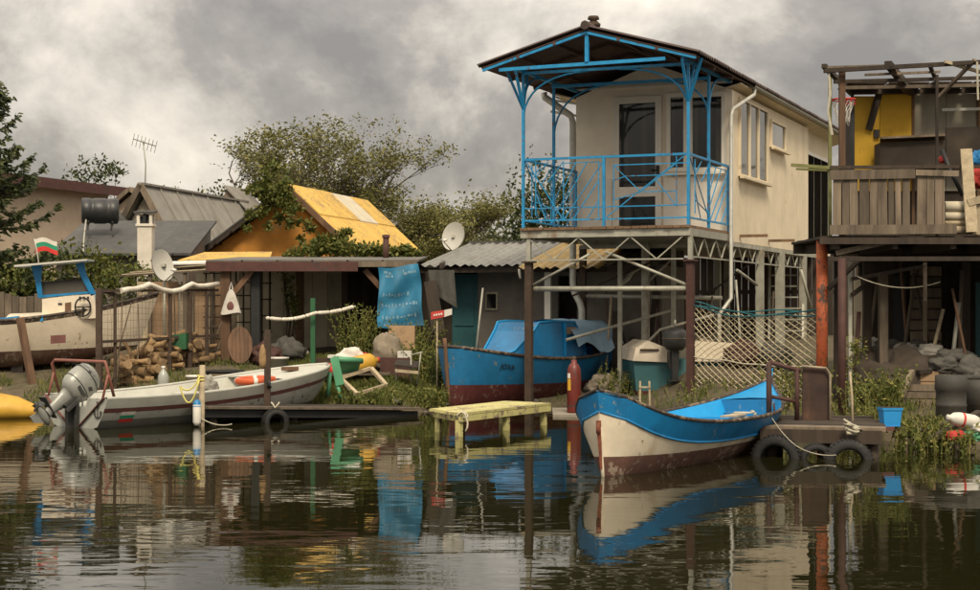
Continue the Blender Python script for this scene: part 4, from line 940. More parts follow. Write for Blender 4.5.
for x_ in (-.13,0,.13):
    for y_ in (-.13,.13): MB().bb(x_-.03,x_+.03,y_-.03,y_+.03,3.45,3.66).build('cap_pillar', 'chimney' if x_ else 'black', ch)
MB().bb(-.11,.11,-.08,.08,3.45,3.60).build('flue', 'black', ch); MB().slab([(-.22,-.2,3.66),(.22,-.2,3.66),(.20,.2,3.70),(-.20,.2,3.70)], (0,0,.045)).build('cap_slab', 'roof_dark', ch)
tk = thing('water_tank', 'black ribbed barrel tank lying on the dark roof', 'tank', (X(100,35.6),35.6,3.42), .28)
pr = [(0,-.40),(.25,-.40),(.285,-.37),(.285,-.22),(.27,-.20),(.27,-.14),(.285,-.12),(.285,.12),(.27,.14),(.27,.20),(.285,.22),(.285,.37),(.25,.40),(0,.40)]
MB().lathe(pr, (0,0,.42), 20, Matrix.Rotation(R(90),3,'Y')).build('barrel', 'tank', tk)
for x_ in (-.26,.26): MB().bar((x_,-.22,-.12),(x_,-.12,.24),.04).bar((x_,.22,0),(x_,.12,.24),.04).bar((x_,-.24,.17),(x_,.24,.17),.04).build('stand', 'black', tk)
tag(MB().tube([(X(86,34.8),34.8,3.6),(X(84,34.3),34.3,3.2),(X(83,33.9),33.8,2.3),(X(83,33.9),33.8,.9)], .018, 6).build('tank_pipe', 'steel_pale'), 'thin pale pipe running down from the black tank', 'pipe')
# broken grey gable behind the orange house
bg_ = thing('broken_gable', 'weathered grey roof gable with pale pole behind the orange house', 'roof', (X(232,44),44,0), -.2)
MB().slab([(-.45,0,1),(.6,0,1),(.6,0,4.15),(-.15,0,4.95),(-.45,0,4.3)], (0,1.6,0)).build('wall', 'wood_grey', bg_)
MB().slab([(-.2,-.1,5.0),(.75,-.1,4.05),(.75,1.7,4.05),(-.2,1.7,5.0)], (0,0,.05)).build('roof_slope', 'roof_grey', bg_)
MB().tube([(-1.1,-.4,.8),(-.95,-.4,4.4),(-.6,-.4,4.9)], .02, 6).build('pole', 'dish', bg_)

# ------------------------------------------------------------------ orange house with yellow roof
oh = thing('orange_house', 'orange gabled house with bright yellow sheet roof overgrown by vine', 'house', (X(288,36),36,0), -math.atan2(1.3,5.6))
RO = 4.42
Rr = (1.46, 3.10); Ll = (-2.25, 2.86)
MB().slab([(-2.0,.25,.9),(1.2,.25,.9),(1.2,.25,3.25),(0,.25,RO-.15),(-2.0,.25,2.98)], (0,5.0,0)).build('wall', 'orange_wall', oh)
for k in range(4):
    y0 = -.02+k*1.5
    for m_, (lo, hi) in enumerate(((0,.52),(.5,1.0))):
        a = Vector((0,y0,RO)).lerp(Vector((Rr[0],y0,Rr[1])), lo); b_ = Vector((0,y0,RO)).lerp(Vector((Rr[0],y0,Rr[1])), hi)
        o_ = Vector((0,1.49,0)); lift = Vector((0,0,.03*(1-m_)+.006*(k%2)))
        MB().slab([a+lift,b_+lift,b_+o_+lift,a+o_+lift], (0,0,.03)).build('roof_panel', 'plaster_pale' if (k == 2 and m_ == 0) else 'roof_yellow', oh)
for k in range(4):
    y0 = -.1+k*1.5; a = Vector((0,y0,RO)); b_ = Vector((Ll[0],y0,Ll[1])); o_ = Vector((0,1.49,0)); MB().slab([b_,a,a+o_,b_+o_], (0,0,.04)).build('roof_panel', 'roof_dark', oh)
for e_ in (Ll, Rr): MB().bar((0,-.06,RO-.05),(e_[0],-.06,e_[1]-.05), .05,.12).build('barge_board', 'wood_dark' if e_ is Ll else 'wood_brown', oh)
for k in range(5): p = Vector((0,0,RO)).lerp(Vector((Ll[0],0,Ll[1])), .25+k*.17); MB().bar(p+Vector((0,-.2,-.09)), p+Vector((0,.24,-.09)), .05).build('purlin_end', 'wood_dark', oh)
tag(MB().slab([W(178,262,32.2),W(270,261,32.2),W(272,253.5,33.9),W(205,254,33.9)], (0,0,.04)).build('yellow_awning', 'roof_yellow'), 'flat faded yellow awning sheet below the orange gable', 'awning')
# vine over the gable
rnd = random.Random(3)
bl_ = []
for px, py, r in ((282,186,.28),(272,176,.26),(264,190,.26),(256,204,.2),(272,200,.26),(286,204,.26),(298,214,.22),(310,228,.16),(249,214,.12),(247,228,.10),(279,216,.16),(250,190,.14),(276,166,.14),(262,212,.16),(268,226,.10),(290,222,.14),(302,240,.12),(332,246,.16)):
    p = W(px, py, 35.5+rnd.uniform(-.1,.25)); bl_.append((p.x-oh.location.x, p.y-35.5, p.z, r, r*.6, r))
foliage_cloud('climbing_vine', 'bright green vine spilling over the peak of the orange gable', 'vine', (oh.location.x, 35.5, 0), bl_, 3000, 'leaf_ivy', 6, .11, stem=False)
bl_ = []
for px, py, r in ((300,254,.3),(316,250,.34),(330,246,.4),(345,249,.38),(360,250,.36),(375,252,.34),(390,254,.3),(404,252,.28),(335,236,.2),(346,232,.16),(290,258,.2),(415,255,.2),(322,240,.2)):
    p = W(px, py, 32.6); bl_.append((p.x+4, 0, p.z-2.2, r*.9, r*.6, r*.48))
foliage_cloud('climbing_vine', 'green creeper lying along the back of the long grey shelter roof', 'vine', (-4, 32.6, 2.2), bl_, 4600, 'leaf_ivy', 7, .10, stem=False)
tag(MB().tube([W(386,258,31.5)+Vector((0,0,-.15)), W(386,238,31.5)], .06, 10).lathe([(.075,.0),(.075,.06),(0,.07)], W(386,238,31.5), 10).build('flue_pipe', 'redoxide'), 'short dark flue pipe standing up from the shelter roof', 'pipe')

# ------------------------------------------------------------------ long open shelter with brown fascia
shl = thing('open_shelter', 'long open shelter with grey felt roof and red-brown fascia board', 'shelter', (X(300,29),29,0), 0)
si = inv(shl)
x0, x1 = X(206,29)-shl.location.x, X(417,29)-shl.location.x
for k in range(6):
    a = x0+(x1-x0)*k/6; b_ = x0+(x1-x0)*(k+1)/6
    MB().slab([(a,0,2.53+.003*(k%2)),(b_+.03,0,2.53+.003*(k%2)),(b_+.03,4.2,2.72+.003*(k%2)),(a,4.2,2.72+.003*(k%2))], (0,0,.035)).build('roof_sheet', 'roof_felt', shl)
MB().bb(x0,x0+(x1-x0)*.72,-.05,-.005,2.36,2.535).build('fascia', 'fascia', shl)
MB().bb(x0+(x1-x0)*.72+.005,x1,-.04,-.005,2.44,2.54).build('fascia', 'wood_grey', shl)
for k in range(8): xk = x0+.2+k*.58; MB().bar((xk,.02,2.46),(xk,4.1,2.65), .06,.1).build('rafter', 'wood_dark', shl)
def gpost(px, d, wd, m, ztop, name='post', T=shl):
    x = X(px, d)-T.location.x; y = d-T.location.y; zb = gz(X(px, d), d)-.2
    MB().bar((x,y,zb),(x,y,ztop), wd).build(name, m, T)
gpost(226,29.15,.17,'wood_brown',2.44); gpost(256,29.3,.16,'black',2.46); gpost(300,31.5,.14,'wood_brown',2.66); gpost(345,31.0,.10,'wood_dark',2.6); gpost(387,29.2,.12,'wood_dark',2.44); gpost(414,29.4,.14,'wood_brown',2.46)
def sp(px, py, d): return si(W(px, py, d))
MB().bar(sp(228,300,29.12), sp(252,271,29.12), .10).build('brace', 'wood_brown', shl); MB().bar(sp(385,292,29.15), sp(365,270,29.15), .10).build('brace', 'wood_brown', shl)
# back walls: pale board-and-lattice part and dark part
for k in range(10):
    a = X(196,32.9)-shl.location.x+k*.30; MB().bb(a+.004,a+.296,3.9,3.94,.55,2.64).build('wall_panel', 'plaster_pale', shl)
for k in range(14):
    a = X(196,32.9)-shl.location.x+3.0+k*.19; MB().bb(a+.004,a+.186,3.9,3.93+random.random()*.02,.5,2.64).build('wall_board', 'wood_dark', shl)
MB().bb(X(196,32.9)-shl.location.x,X(196,32.9)-shl.location.x+5.66,3.96,4.0,.5,2.64).build('backing', 'wood_dark', shl)
def trellis(px0, px1, d, z0, z1, nv, nh, lab):
    T = thing('trellis', lab, 'trellis', (X((px0+px1)/2,d),d,gz(X(px0,d),d)), 0); w_ = X(px1,d)-X(px0,d); g0 = T.location.z
    for k in range(nv): x = -w_/2+w_*k/(nv-1); MB().bar((x,0,-.1),(x,0,z1-g0), .03).build('upright', 'wood_dark', T)
    for k in range(nh): z = z0-g0+(z1-z0)*k/(nh-1); MB().bar((-w_/2-.05,-.03,z),(w_/2+.05,-.03,z), .025).build('slat', 'wood_dark', T)
trellis(206,222,30.3,.9,2.35,3,8,'dark slatted trellis left of the brown shelter post'); trellis(236,251,31,.9,2.45,3,7,'dark slatted trellis between the brown and black posts'); trellis(262,270,31.5,.9,2.5,2,6,'narrow ladder-like trellis right of the black post')
foliage_cloud('hanging_plant', 'wilted climbing plant hanging in the middle of the shelter', 'plant', (X(285,31),31,.7), [(0,0,1.5,.16,.1,.2),(.12,0,1.2,.16,.1,.25),(-.05,0,1.8,.14,.1,.12),(.2,0,.9,.12,.1,.3)], 420, 'weed', 41, .09)
# white bag hanging on the post
bgT = thing('hanging_bag', 'white plastic bag with red print hanging on the brown post', 'bag', W(231,296,29.0), 0)
mb = MB(); mb.grid(lambda i, j: Vector(((.04+.22*j**.75)*math.cos(2*math.pi*i)*.72, .06*math.sin(2*math.pi*i)*(.3+j), .12-.44*j-.02*math.sin(12.56*i)*j)), 20, 8).build('sack_body', 'white_cloth', bgT)
mb = MB(); mb.grid(lambda i, j: Vector(((i-.5)*.13*math.sin(math.pi*(.1+.8*j)), -.065-.01*math.sin(3*j), -.10-.17*j)), 5, 5).build('bag_print', 'maroon', bgT)
MB().tube([(-.03,0,.12),(0,.03,.25),(.03,0,.12)], .012, 5).build('handle', 'white_cloth', bgT)
# round wooden slab (cable drum side) leaning
p = W(240,346,28.6); rw = thing('wooden_disc', 'round plank disc leaning in the shelter beside the black post', 'disc', (p.x,p.y,gz(p.x,p.y)), .2)
Mr = Matrix.Rotation(R(72),3,'X')
for k in range(6):
    a = -.42+.14*k; h0 = math.sqrt(max(0,.43**2-(a)**2)); h1 = math.sqrt(max(0,.43**2-(a+.13)**2))
    q = [Vector((a,-h0,0)),Vector((a+.13,-h1,0)),Vector((a+.13,h1,0)),Vector((a,h0,0))]; MB().slab([Mr @ Vector((v.x*.52,v.y*.8,0))+Vector((0,0,.34)) for v in q], Mr @ Vector((0,0,.05))).build('plank', 'wood_brown', rw)
# green post and float garland
p = W(313,350,27.9); gz0 = gz(p.x,p.y)
tag(MB().bar((p.x,p.y,gz0-.2),(p.x,p.y,Z(298,p.y)), .08).build('green_post', 'green_paint'), 'short square green post standing in the grass', 'post')
gd = thing('float_garland', 'string of cream floats tied across to the green post', 'garland', W(268,318,27.8), 0); gi = inv(gd)
fl_ = MB().lathe([(0,-.035),(.024,-.03),(.034,0),(.024,.03),(0,.035)], (0,0,0), 8, Matrix.Rotation(R(90),3,'Y')).mesh('float'); fl_.materials.append(MT['foam_white'])
pa, pb, pc = W(268,318,27.8), W(316,313,27.8), W(356,306,27.8)
pts = [pa.lerp(pb, k/12)+Vector((0,-.08,-.06*math.sin(math.pi*k/12))) for k in range(13)] + [pb.lerp(pc, k/10)+Vector((0,-.08,-.03*math.sin(math.pi*k/10))) for k in range(1,11)]
MB().tube([gi(q) for q in pts], .012, 5).build('cord', 'rope_pale', gd)
for k, q in enumerate(pts[:-1]):
    for t in ((0,.5) if k%3 else (.1,)):
        o = bpy.data.objects.new('float', fl_); COL.objects.link(o); o.parent = gd; o.location = gi(q.lerp(pts[k+1], t)); o.rotation_euler = (0, random.uniform(-.4,.4), random.uniform(-.4,.4))
p = W(267,400,24.2)
jp = thing('mooring_post', 'slim brown mooring post with hanging buoy at the black jetty', 'post', (p.x,p.y,0), 0)
MB().bar((0,0,-.8),(.01,0,Z(330,24.2)), .09).build('pole', 'rust_post', jp)
bm = MB().lathe([(0,.24),(.02,.23),(.05,.15),(.06,0),(.05,-.10),(0,-.14)], (-.06,-.03,Z(360,24.2)), 10).build('buoy', 'log', jp)
MB().tube([(.05,-.06,.62),(.02,-.07,.52),(.07,-.06,.50),(.02,-.06,.60)], .018, 6).build('chain', 'black', jp)
# wire pen
pen = thing('wire_pen', 'rusty steel frame pen with sagging wire mesh sides', 'pen', (X(99,26),26,0), 0); pi = inv(pen)
c0, c1, c2 = (X(99,26),26.0), (X(150,27.4),27.4), (X(218,29.0),29.0)
c3 = (X(40,27.0),27.0)
def pp_(c, z): return pi((c[0], c[1], z))
def lz(c, z): return z
zt0 = 2.0
for c, zt_, wd_ in ((c0,2.02,.09),((X(115,26.4),26.4),1.95,.045),((X(170,27.7),27.7),1.98,.06),((X(190,28.2),28.2),1.98,.07),((X(207,28.6),28.6),1.98,.06)):
    MB().bar(pp_(c, gz(*c)-.2), pp_(c, zt_), wd_).build('post', 'wood_brown' if wd_ > .1 else 'rust_post', pen)
for z0, z1 in ((1.98,2.02),(1.15,1.2)):
    MB().bar(pp_(c0,z0), pp_(c2,z1), .045).build('rail', 'rust_post', pen)
MB().bar(pp_(c0,2.0), pp_((X(118,26.6),26.6),1.9), .05).build('rail', 'rust_post', pen)
wm_ = MB(); A = Vector((*c0,0)); B = Vector((*c2,0))
for k in range(34):
    p = A.lerp(B,k/33); g0 = gz(p.x,p.y); wm_.tube([pi(p+Vector((random.gauss(0,.01),random.gauss(0,.015),z))) for z in (g0,g0+.55,g0+1.1,2.0)], .0028, 3, caps=False)
for k in range(16):
    z = .25+k*.112; wm_.tube([pi(A.lerp(B,t)+Vector((0,random.gauss(0,.012),z+.02*math.sin(t*9+k)))) for t in [q/9 for q in range(10)]], .0028, 3, caps=False)
tag(wm_.build('wire_mesh', 'wire', pen), kind='stuff')
for k in range(7):
    a = A.lerp(B, random.random())+Vector((0,random.uniform(.1,.5),0)); b0 = a+Vector((random.uniform(-.3,.4),.2,0)); MB().tube([pi(a+Vector((0,0,gz(a.x,a.y)))), pi((a+b0)/2+Vector((.03,0,1.2))), pi(b0+Vector((0,0,random.uniform(1.5,2.1))))], .012, 5).build('stick', 'wood_grey', pen)
fp = [(121,293),(128,291.5),(136,291),(144,289),(149,286.5),(153,288),(162,292),(172,293.5),(181,292),(188,288),(192,286),(197,288),(205,288),(218,286)]
tag(MB().tube([W(x_, y_, 26.45+(x_-121)/97*2.4)+Vector((0,0,.035)) for x_, y_ in fp], .046, 10).build('foam_pipe', 'foam_white'), 'wavy white foam-lagged pipe laid along the top of the wire pen', 'pipe')
# logs and driftwood in the pen
rl_ = random.Random(17)
lm = []
for v in range(4):
    mb = MB(); n = 5; pts = []; r0 = (.085,.07,.10,.06)[v]
    for i in range(n): pts.append(Vector((-.3+.6*i/(n-1), .03*math.sin(i*1.3+v), .03*math.cos(i*1.7+v))))
    mb.tube(pts, [r0*rl_.uniform(.8,1.1) for _ in pts], 8); lm.append(mb.mesh('firewood_log')); lm[-1].materials.append(MT['log']); lm[-1].materials.append(MT['log_end']); lm[-1].polygons[-1].material_index = lm[-1].polygons[-2].material_index = 1
k = 0
for layer, cnt in enumerate((20,17,13,9,5)):
    for q in range(cnt):
        t = (q+.5)/cnt*(.86-.07*layer)+.03*layer+.02; base = A.lerp(B, t)+Vector((0,rl_.uniform(.22,.75),0)); x_, y_ = base.x, base.y
        o = bpy.data.objects.new('firewood_log', lm[k%4]); COL.objects.link(o); k += 1
        o.location = (x_, y_, gz(x_,y_)+.07+layer*.115*(1.0 if t < .75 else .8)); o.rotation_euler = (rl_.uniform(0,6), rl_.gauss(0,.3), rl_.uniform(-.75,.75)); o.scale = (rl_.uniform(.6,1.2), *(rl_.uniform(.55,1.0),)*2)
        tag(o, 'short rough log in the tan firewood heap inside the wire pen', 'log', 'firewood heap in the wire pen')
p = W(164,372,26.3); zb = gz(p.x,p.y)
bt = thing('plastic_bottle', 'large clear plastic bottle standing before the firewood heap', 'bottle', (p.x,p.y-.05,zb), 0)
MB().lathe([(0,0),(.09,0),(.095,.03),(.09,.12),(.095,.2),(.09,.30),(.06,.36),(.03,.40),(.03,.43)], (0,0,0), 12).build('bottle_body', 'bottle', bt); MB().lathe([(.034,.43),(.034,.46),(0,.46)], (0,0,0), 10).build('cap', 'white_plastic', bt)
def bucket(px, py, d, r, h, m, lab, z=None, name='bucket', handle=True):
    p = W(px, py, d); zb = gz(p.x,p.y) if z is None else z
    T = thing(name, lab, 'bucket', (p.x,p.y,zb-.01), random.random()); MB().lathe([(0,0),(r*.8,0),(r,h),(r*1.06,h),(r*1.06,h-.03),(r*1.0,h-.03),(r*.94,h-.01),(r*.76,.02),(0,.02)], (0,0,0), 16).build('pail', m, T)
    if handle: MB().tube([(r*1.05*math.cos(t),r*.55*math.sin(t),h-.02-r*.3*math.sin(t)) for t in [k*.314 for k in range(11)]], .008, 5).build('handle', 'steel_pale', T)
    return T
bucket(195,377,26.6,.15,.26,'white_plastic','white bucket standing behind the grey motorboat')
bucket(279,352,28.3,.17,.28,'white_plastic','square-looking white tub on the ground under the shelter')
# satellite dishes
def dish(px, py, d, r, az, lab, zmast):
    p = W(px, py, d); T = thing('satellite_dish', lab, 'satellite dish', (p.x,p.y,zmast), 0); c = Vector((0,0,p.z-zmast)); Mr = Matrix.Rotation(az,3,'Z') @ Matrix.Rotation(R(79),3,'X')
    pr = [(r*k/6, .22*r*((k/6)**2-1)) for k in range(7)]
    D_ = MB().lathe(pr, c, 28, Mr); D_.lathe([(x_,z-.02) for x_, z in pr[::-1]], c, 28, Mr); D_.build('reflector', 'dish', T)
    MB().tube([(0,.22*r*.9+.06,0),(0,.22*r*.9+.06,p.z-zmast)], .025, 8).build('mast', 'steel_pale', T); MB().bar(c+Vector((0,.02,0)), c+Vector((0,.26,-.03)), .06).build('bracket', 'steel_pale', T)
    tip = c+Mr @ Vector((0,-r*.55,.95*r)); MB().tube([c+Mr @ Vector((0,-r,0)), tip], .012, 6).build('arm', 'steel_pale', T); MB().tube([tip, tip+Mr @ Vector((0,.04,-.1))], .03, 8).build('lnb', 'white_plastic', T)
dish(163,265,29.6,.30,1.08,'white satellite dish on a post beside the foam pipe',gz(X(163,29.6),29.6))
dish(453,236,33,.30,-.7,'white satellite dish mounted above the corrugated shed roof',2.75)
# bushes at the left behind the cabin boat
for px, py, d, r, lab, sd in ((12,282,31,.75,'leafy green bush between spruce and cabin boat',51),(62,258,32.2,.8,'leafy bush right behind the blue wheelhouse frame',52),(100,264,32.4,.75,'leafy bush under the black tank roof',53),(130,274,31.6,.62,'leafy bush left of the satellite dish on its post',54)):
    p = W(px, py, d); g0 = gz(p.x,p.y); z = p.z-g0
    foliage_cloud('green_bush', lab, 'bush', (p.x,p.y,g0), [(0,0,z,r,r*.6,r*.5),(-r*.6,0,z-.3,r*.7,r*.5,r*.5),(r*.7,.1,z-.25,r*.8,r*.5,r*.5),(0,0,z*.5,r*1.1,r*.5,z*.5)], 2100, 'leaf_ivy', sd, .10)
# dark grey vertical board fence behind the cabin boat
fe = thing('board_fence', 'weathered grey board fence behind the cream cabin boat', 'fence', (X(-25,30.2),30.2,0), 0)
for k in range(17): MB().bb(k*.14,k*.14+.128,0,.025,.5,1.95+random.uniform(-.06,.06)).build('board', 'wood_grey', fe)
for z in (.9,1.6): MB().bb(0,2.4,.03,.07,z,z+.07).build('rail', 'wood_grey', fe)
# low pen roof / clutter shelf below the dish
sh_ = thing('lean_to_rack', 'low rack of pale laths and sheets behind the wire pen', 'rack', (X(180,30.6),30.6,0), 0); shi = inv(sh_)
for px in (150,185,212): MB().bar(shi((X(px,30.6),30.6,gz(X(px,30.6),30.6)-.1)), shi(W(px,272,30.6)), .07).build('post', 'wood_grey', sh_)
for k in range(6): MB().bar(shi(W(118+k*4,276-k*1.1,30.2+k*.35)), shi(W(216,270-k*1.1,30.2+k*.35)), .07,.03).build('lath', 'wood_pale' if k%2 else 'wood_grey', sh_)
MB().slab([shi(W(165,265,30.5)),shi(W(206,264,30.5)),shi(W(206,262,31.5)),shi(W(165,263,31.5))], (0,0,.03)).build('sheet', 'white_plastic', sh_)
for k in range(7): MB().bb(-.9+k*.28,-.9+k*.28+.24,.35,.38,.5,2.2).build('back_board', 'cardboard' if k%3 else 'wood_pale', sh_)
tag(MB().slab([W(172,335,27.9),W(186,333,27.9),W(186,349,27.9),W(172,350,27.9)], (0,.35,0)).build('green_crate', 'green_paint'), 'green crate sitting on the firewood in the wire pen', 'crate')
# orange-yellow float pontoon at the left edge
yp = thing('yellow_pontoon', 'weathered yellow plastic pontoon afloat beside the outboard motor', 'pontoon', (X(5,25.2),24.9,0), .03)
mb = MB().tube([(-2.4,0,.16),(-.6,0,.16),(-.1,0,.15),(.25,0,.13),(.5,0,.09),(.68,0,.06)], [.27,.27,.25,.20,.13,.05], 14); mb.v = [(a,b*1.5,c) for a, b, c in mb.v]; mb.build('float_body', 'yellow_plastic', yp)
MB().bb(-2.2,.0,-.2,.22,.425,.455).build('deck_board', 'wood_pale', yp)
# ------------------------------------------------------------------ corrugated shed behind the blue boat
cs = thing('corrugated_shed', 'grey plastered shed with corrugated grey and yellow tin roof', 'shed', (X(418,30.3),30.3,0), -math.atan2(.29,1))
ca = -math.atan2(.29,1); cu = (math.cos(ca), math.sin(ca))
def csx(px, y):                        # local x for pixel column px at local depth y
    k = (px-CX)/F; x0_, y0_ = cs.location.x, cs.location.y
    return (k*(y0_+cu[0]*y) - x0_ + cu[1]*y)/(cu[0]-k*cu[1])
def csz(py, px, y): x = csx(px, y); return Z(py, cs.location.y+cu[1]*x+cu[0]*y)
ez, bz_, dep = 2.44, 2.98, 3.3
n_ = 9; xe = csx(655, 0); wdt = xe/n_
for k in range(n_):
    yel = 4 <= k <= 6; x_ = k*wdt; dv = Vector((0,dep,bz_-ez)).normalized(); L_ = math.hypot(dep,bz_-ez)
    y_ = -.0 if not yel else -.35
    mb = corrugated(MB(), (x_, y_, ez+.05+.006*(k%2)-(.06 if yel else 0)), (1,0,0), dv, Vector((0,-dv.z,dv.y)), wdt+.02, L_+(.35 if yel else 0), .19, .026)
    mb.build('roof_sheet', 'tin_yellow' if yel else 'tin_grey', cs)
MB().bar((0,dep,bz_+.06),(xe,dep,bz_+.06), .1,.07).build('ridge_board', 'roof_dark', cs)
for z_, y_ in ((ez-.03,.12),(bz_-.06,dep-.1)): MB().bar((0,y_,z_),(xe,y_,z_), .07,.1).build('purlin', 'wood_dark', cs)
WY = .75
xl = csx(437, WY)
dx0, dx1 = csx(558,WY), csx(577,WY)
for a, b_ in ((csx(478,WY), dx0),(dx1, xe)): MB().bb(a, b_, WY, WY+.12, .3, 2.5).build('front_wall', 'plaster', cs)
MB().bb(dx0, dx1, WY+.02, WY+.12, 2.3, 2.5).build('lintel', 'plaster', cs); MB().bb(dx0+.01, dx1-.01, WY+.5, WY+.54, .3, 2.3).build('dark_doorway', 'wood_dark', cs)
MB().bb(xl, csx(452,WY), WY, WY+.05, .3, 2.4).build('corner_panel', 'wood_dark', cs)
d_ = MB().bb(csx(452,WY)+.005, csx(478,WY)-.005, WY+.0, WY+.05, .4, 2.35).build('door', 'teal', cs)
for z0, z1 in ((.6,1.2),(1.35,2.2)): MB().bb(csx(455,WY), csx(474,WY), WY-.02, WY-.002, z0, z1).build('door_panel', 'teal', d_)
wn_ = MB().bb(csx(486,WY), csx(498,WY), WY-.04, WY-.002, csz(310,490,WY), csz(292,490,WY)).build('window', 'plaster_pale', cs)
MB().bb(csx(487.5,WY), csx(496.5,WY), WY-.055, WY-.042, csz(308,490,WY), csz(294,490,WY)).build('pane', 'dark_glass', wn_)
MB().bb(csx(545,.45), csx(551,.45), .45-.05, .45+.05, .2, 2.42).build('column', 'upvc', cs)
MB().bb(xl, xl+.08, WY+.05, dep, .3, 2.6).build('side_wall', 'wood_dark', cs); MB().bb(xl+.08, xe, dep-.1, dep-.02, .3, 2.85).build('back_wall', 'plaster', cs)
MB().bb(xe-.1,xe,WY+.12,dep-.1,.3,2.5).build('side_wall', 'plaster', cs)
lamp = MB().tube([(csx(519,-.02),-.03,ez-.02),(csx(520,-.02),-.03,ez-.12),(csx(521,-.02),-.06,ez-.2)], [.02,.03,.022], 8).build('lamp', 'white_plastic', cs)

# banner on the shelter front, and red-white sign
bn = thing('printed_banner', 'blue printed vinyl banner with rows of white marks under the shelter eave', 'banner', W(400,267,28.85), 0)
bi = inv(bn)
def bpt(i, j):                         # i across, j down
    p = W(378+40*i+7*j*i+1.2*math.sin(6*j), 267+60*j-2*i*(1-j)+1.5*math.sin(5*i), 28.85); q = bi(p); return q+Vector((0,.05*math.sin(9*i+3*j)+.035*math.sin(11*j+4*i)+.03*noise.noise((i*4,j*4,0)),0))
mb = MB(); mb.grid(bpt, 20, 20); mb.grid(lambda i, j: bpt(1-i, j)+Vector((0,.004,0)), 20, 20); mb.build('sheet', 'banner', bn)
rb = random.Random(9)
def mark(i0, i1, j0, j1):
    MB().grid(lambda i, j: bpt((i0+i1)/2+(i1-i0)/2*(i*2-1)*(.35+.65*math.sin(math.pi*(.15+.7*j))), j0+(j1-j0)*j)+Vector((0,-.006,0)), 4, 4).build('print_mark', 'print', bn)
for row, (j, n, h_, a, b_) in enumerate(((.43,9,.055,.10,.72),(.60,11,.06,.10,.94),(.80,10,.05,.12,.9),(.92,8,.05,.14,.8))):
    for k in range(n):
        c = a+(b_-a)*k/n; mark(c, c+(b_-a)/n*rb.uniform(.35,.9), j+rb.uniform(-.015,.015), j+h_*rb.uniform(.6,1.2)) if rb.random() < .88 else None
for c, j, w_ in ((.12,.05,.1),(.23,.07,.08),(.14,.12,.14),(.30,.12,.05),(.60,.06,.02),(.60,.11,.1),(.71,.10,.06),(.78,.105,.05),(.85,.10,.06)): mark(c, c+w_, j, j+.045)
tag(MB().slab([W(424,282,28.9),W(436,280,28.9),W(445,330,28.7),W(432,332,28.7)], (0,.05,0)).build('hanging_cloth', 'wood_dark'), 'dark brown cloth sheet hanging beside the blue banner', 'cloth')
tag(MB().grid(lambda i, j: W(428+26*i+3*j, 270+22*j+16*i*j, 28.95)+Vector((0,.05*math.sin(9*i),0)), 12, 8).build('draped_tarp', 'grey_cloth'), 'dark grey tarp draped under the edge of the corrugated roof', 'tarp')
p = W(440,330,27.2); sgn = thing('small_sign', 'small tilted red and white sign on a thin stake in the weeds', 'sign', (p.x,p.y,gz(p.x,p.y)), 0); sgi = inv(sgn)
MB().tube([(-.05,0,-.15),(-.05,0,Z(312,27.2)-gz(p.x,p.y))], .015, 6).build('stake', 'wood_pale', sgn)
MB().slab([sgi(W(431,312,27.15)),sgi(W(444,310,27.15)),sgi(W(444,317,27.15)),sgi(W(431,319.5,27.15))], (0,.02,0)).build('red_board', 'red_cloth', sgn)
MB().slab([sgi(W(444.3,310,27.15)),sgi(W(452,308.5,27.15)),sgi(W(452,314.5,27.15)),sgi(W(444.3,317,27.15))], (0,.02,0)).build('white_board', 'white_plastic', sgn)
for k in range(4): MB().slab([sgi(W(433.5+k*2.4,314.2-k*.4,27.14)),sgi(W(435+k*2.4,314-k*.4,27.14)),sgi(W(435+k*2.4,316-k*.4,27.14)),sgi(W(433.5+k*2.4,316.2-k*.4,27.14))], (0,.006,0)).build('lettering', 'white_plastic', sgn)

# ------------------------------------------------------------------ goods in the grass
def on_g(px, py, d): p = W(px, py, d); return Vector((p.x, p.y, gz(p.x, p.y)))
pt = on_g(352,358,27.6)
tb = thing('low_table', 'low weathered plank table holding cloths and a yellow canister', 'table', pt, .05)
for k in range(4): MB().bb(-.62,.66,-.3+k*.15,-.3+k*.15+.14,.20,.235).build('plank', 'wood_grey', tb)
for sx in (-.5,.55):
    for sy in (-.22,.22): MB().bb(sx-.03,sx+.03,sy-.03,sy+.03,-.15,.2).build('leg', 'wood_grey', tb)
tz_ = pt.z+.235
def bund(px, dy, sx, sy, sz, m, lab, nm, sd, z=None, cat='cloth'):
    x = X(px, 27.6); tag(crumple((x, 27.55+dy, (tz_ if z is None else z)+sz*.73), sx, sy, sz, sd).build(nm, m), lab, cat)
bund(337,-.1,.18,.15,.12,'red_cloth','red cloth bundle at the edge of the low plank table','cloth_bundle',1.1); bund(349,-.1,.20,.16,.12,'white_cloth','white cloth bundle between red bundle and yellow canister','cloth_bundle',2.2)
bund(351,.15,.30,.16,.26,'white_cloth','tall grey-white sack behind the cloths on the low table','sack',3.3,cat='sack'); bund(362,.15,.18,.12,.2,'red_cloth','red cloth heap behind the yellow canister','cloth_bundle',4.4)
yc = thing('yellow_canister', 'round yellow plastic canister lying on the low plank table', 'canister', (X(363,27.5),27.42,tz_+.16), .5)
MB().lathe([(0,-.24),(.10,-.23),(.15,-.18),(.16,0),(.15,.16),(.10,.22),(.045,.24),(.045,.28),(0,.28)], (0,0,0), 16, Matrix.Rotation(R(78),3,'Y')).build('body', 'yellow_plastic', yc); MB().lathe([(.05,.28),(.05,.31),(0,.31)], (0,0,0), 10, Matrix.Rotation(R(78),3,'Y')).build('cap', 'red_cloth', yc)
p = on_g(327,352,28.0); fan = thing('old_box_fan', 'small rusty box fan standing by the green post', 'fan', p, .1)
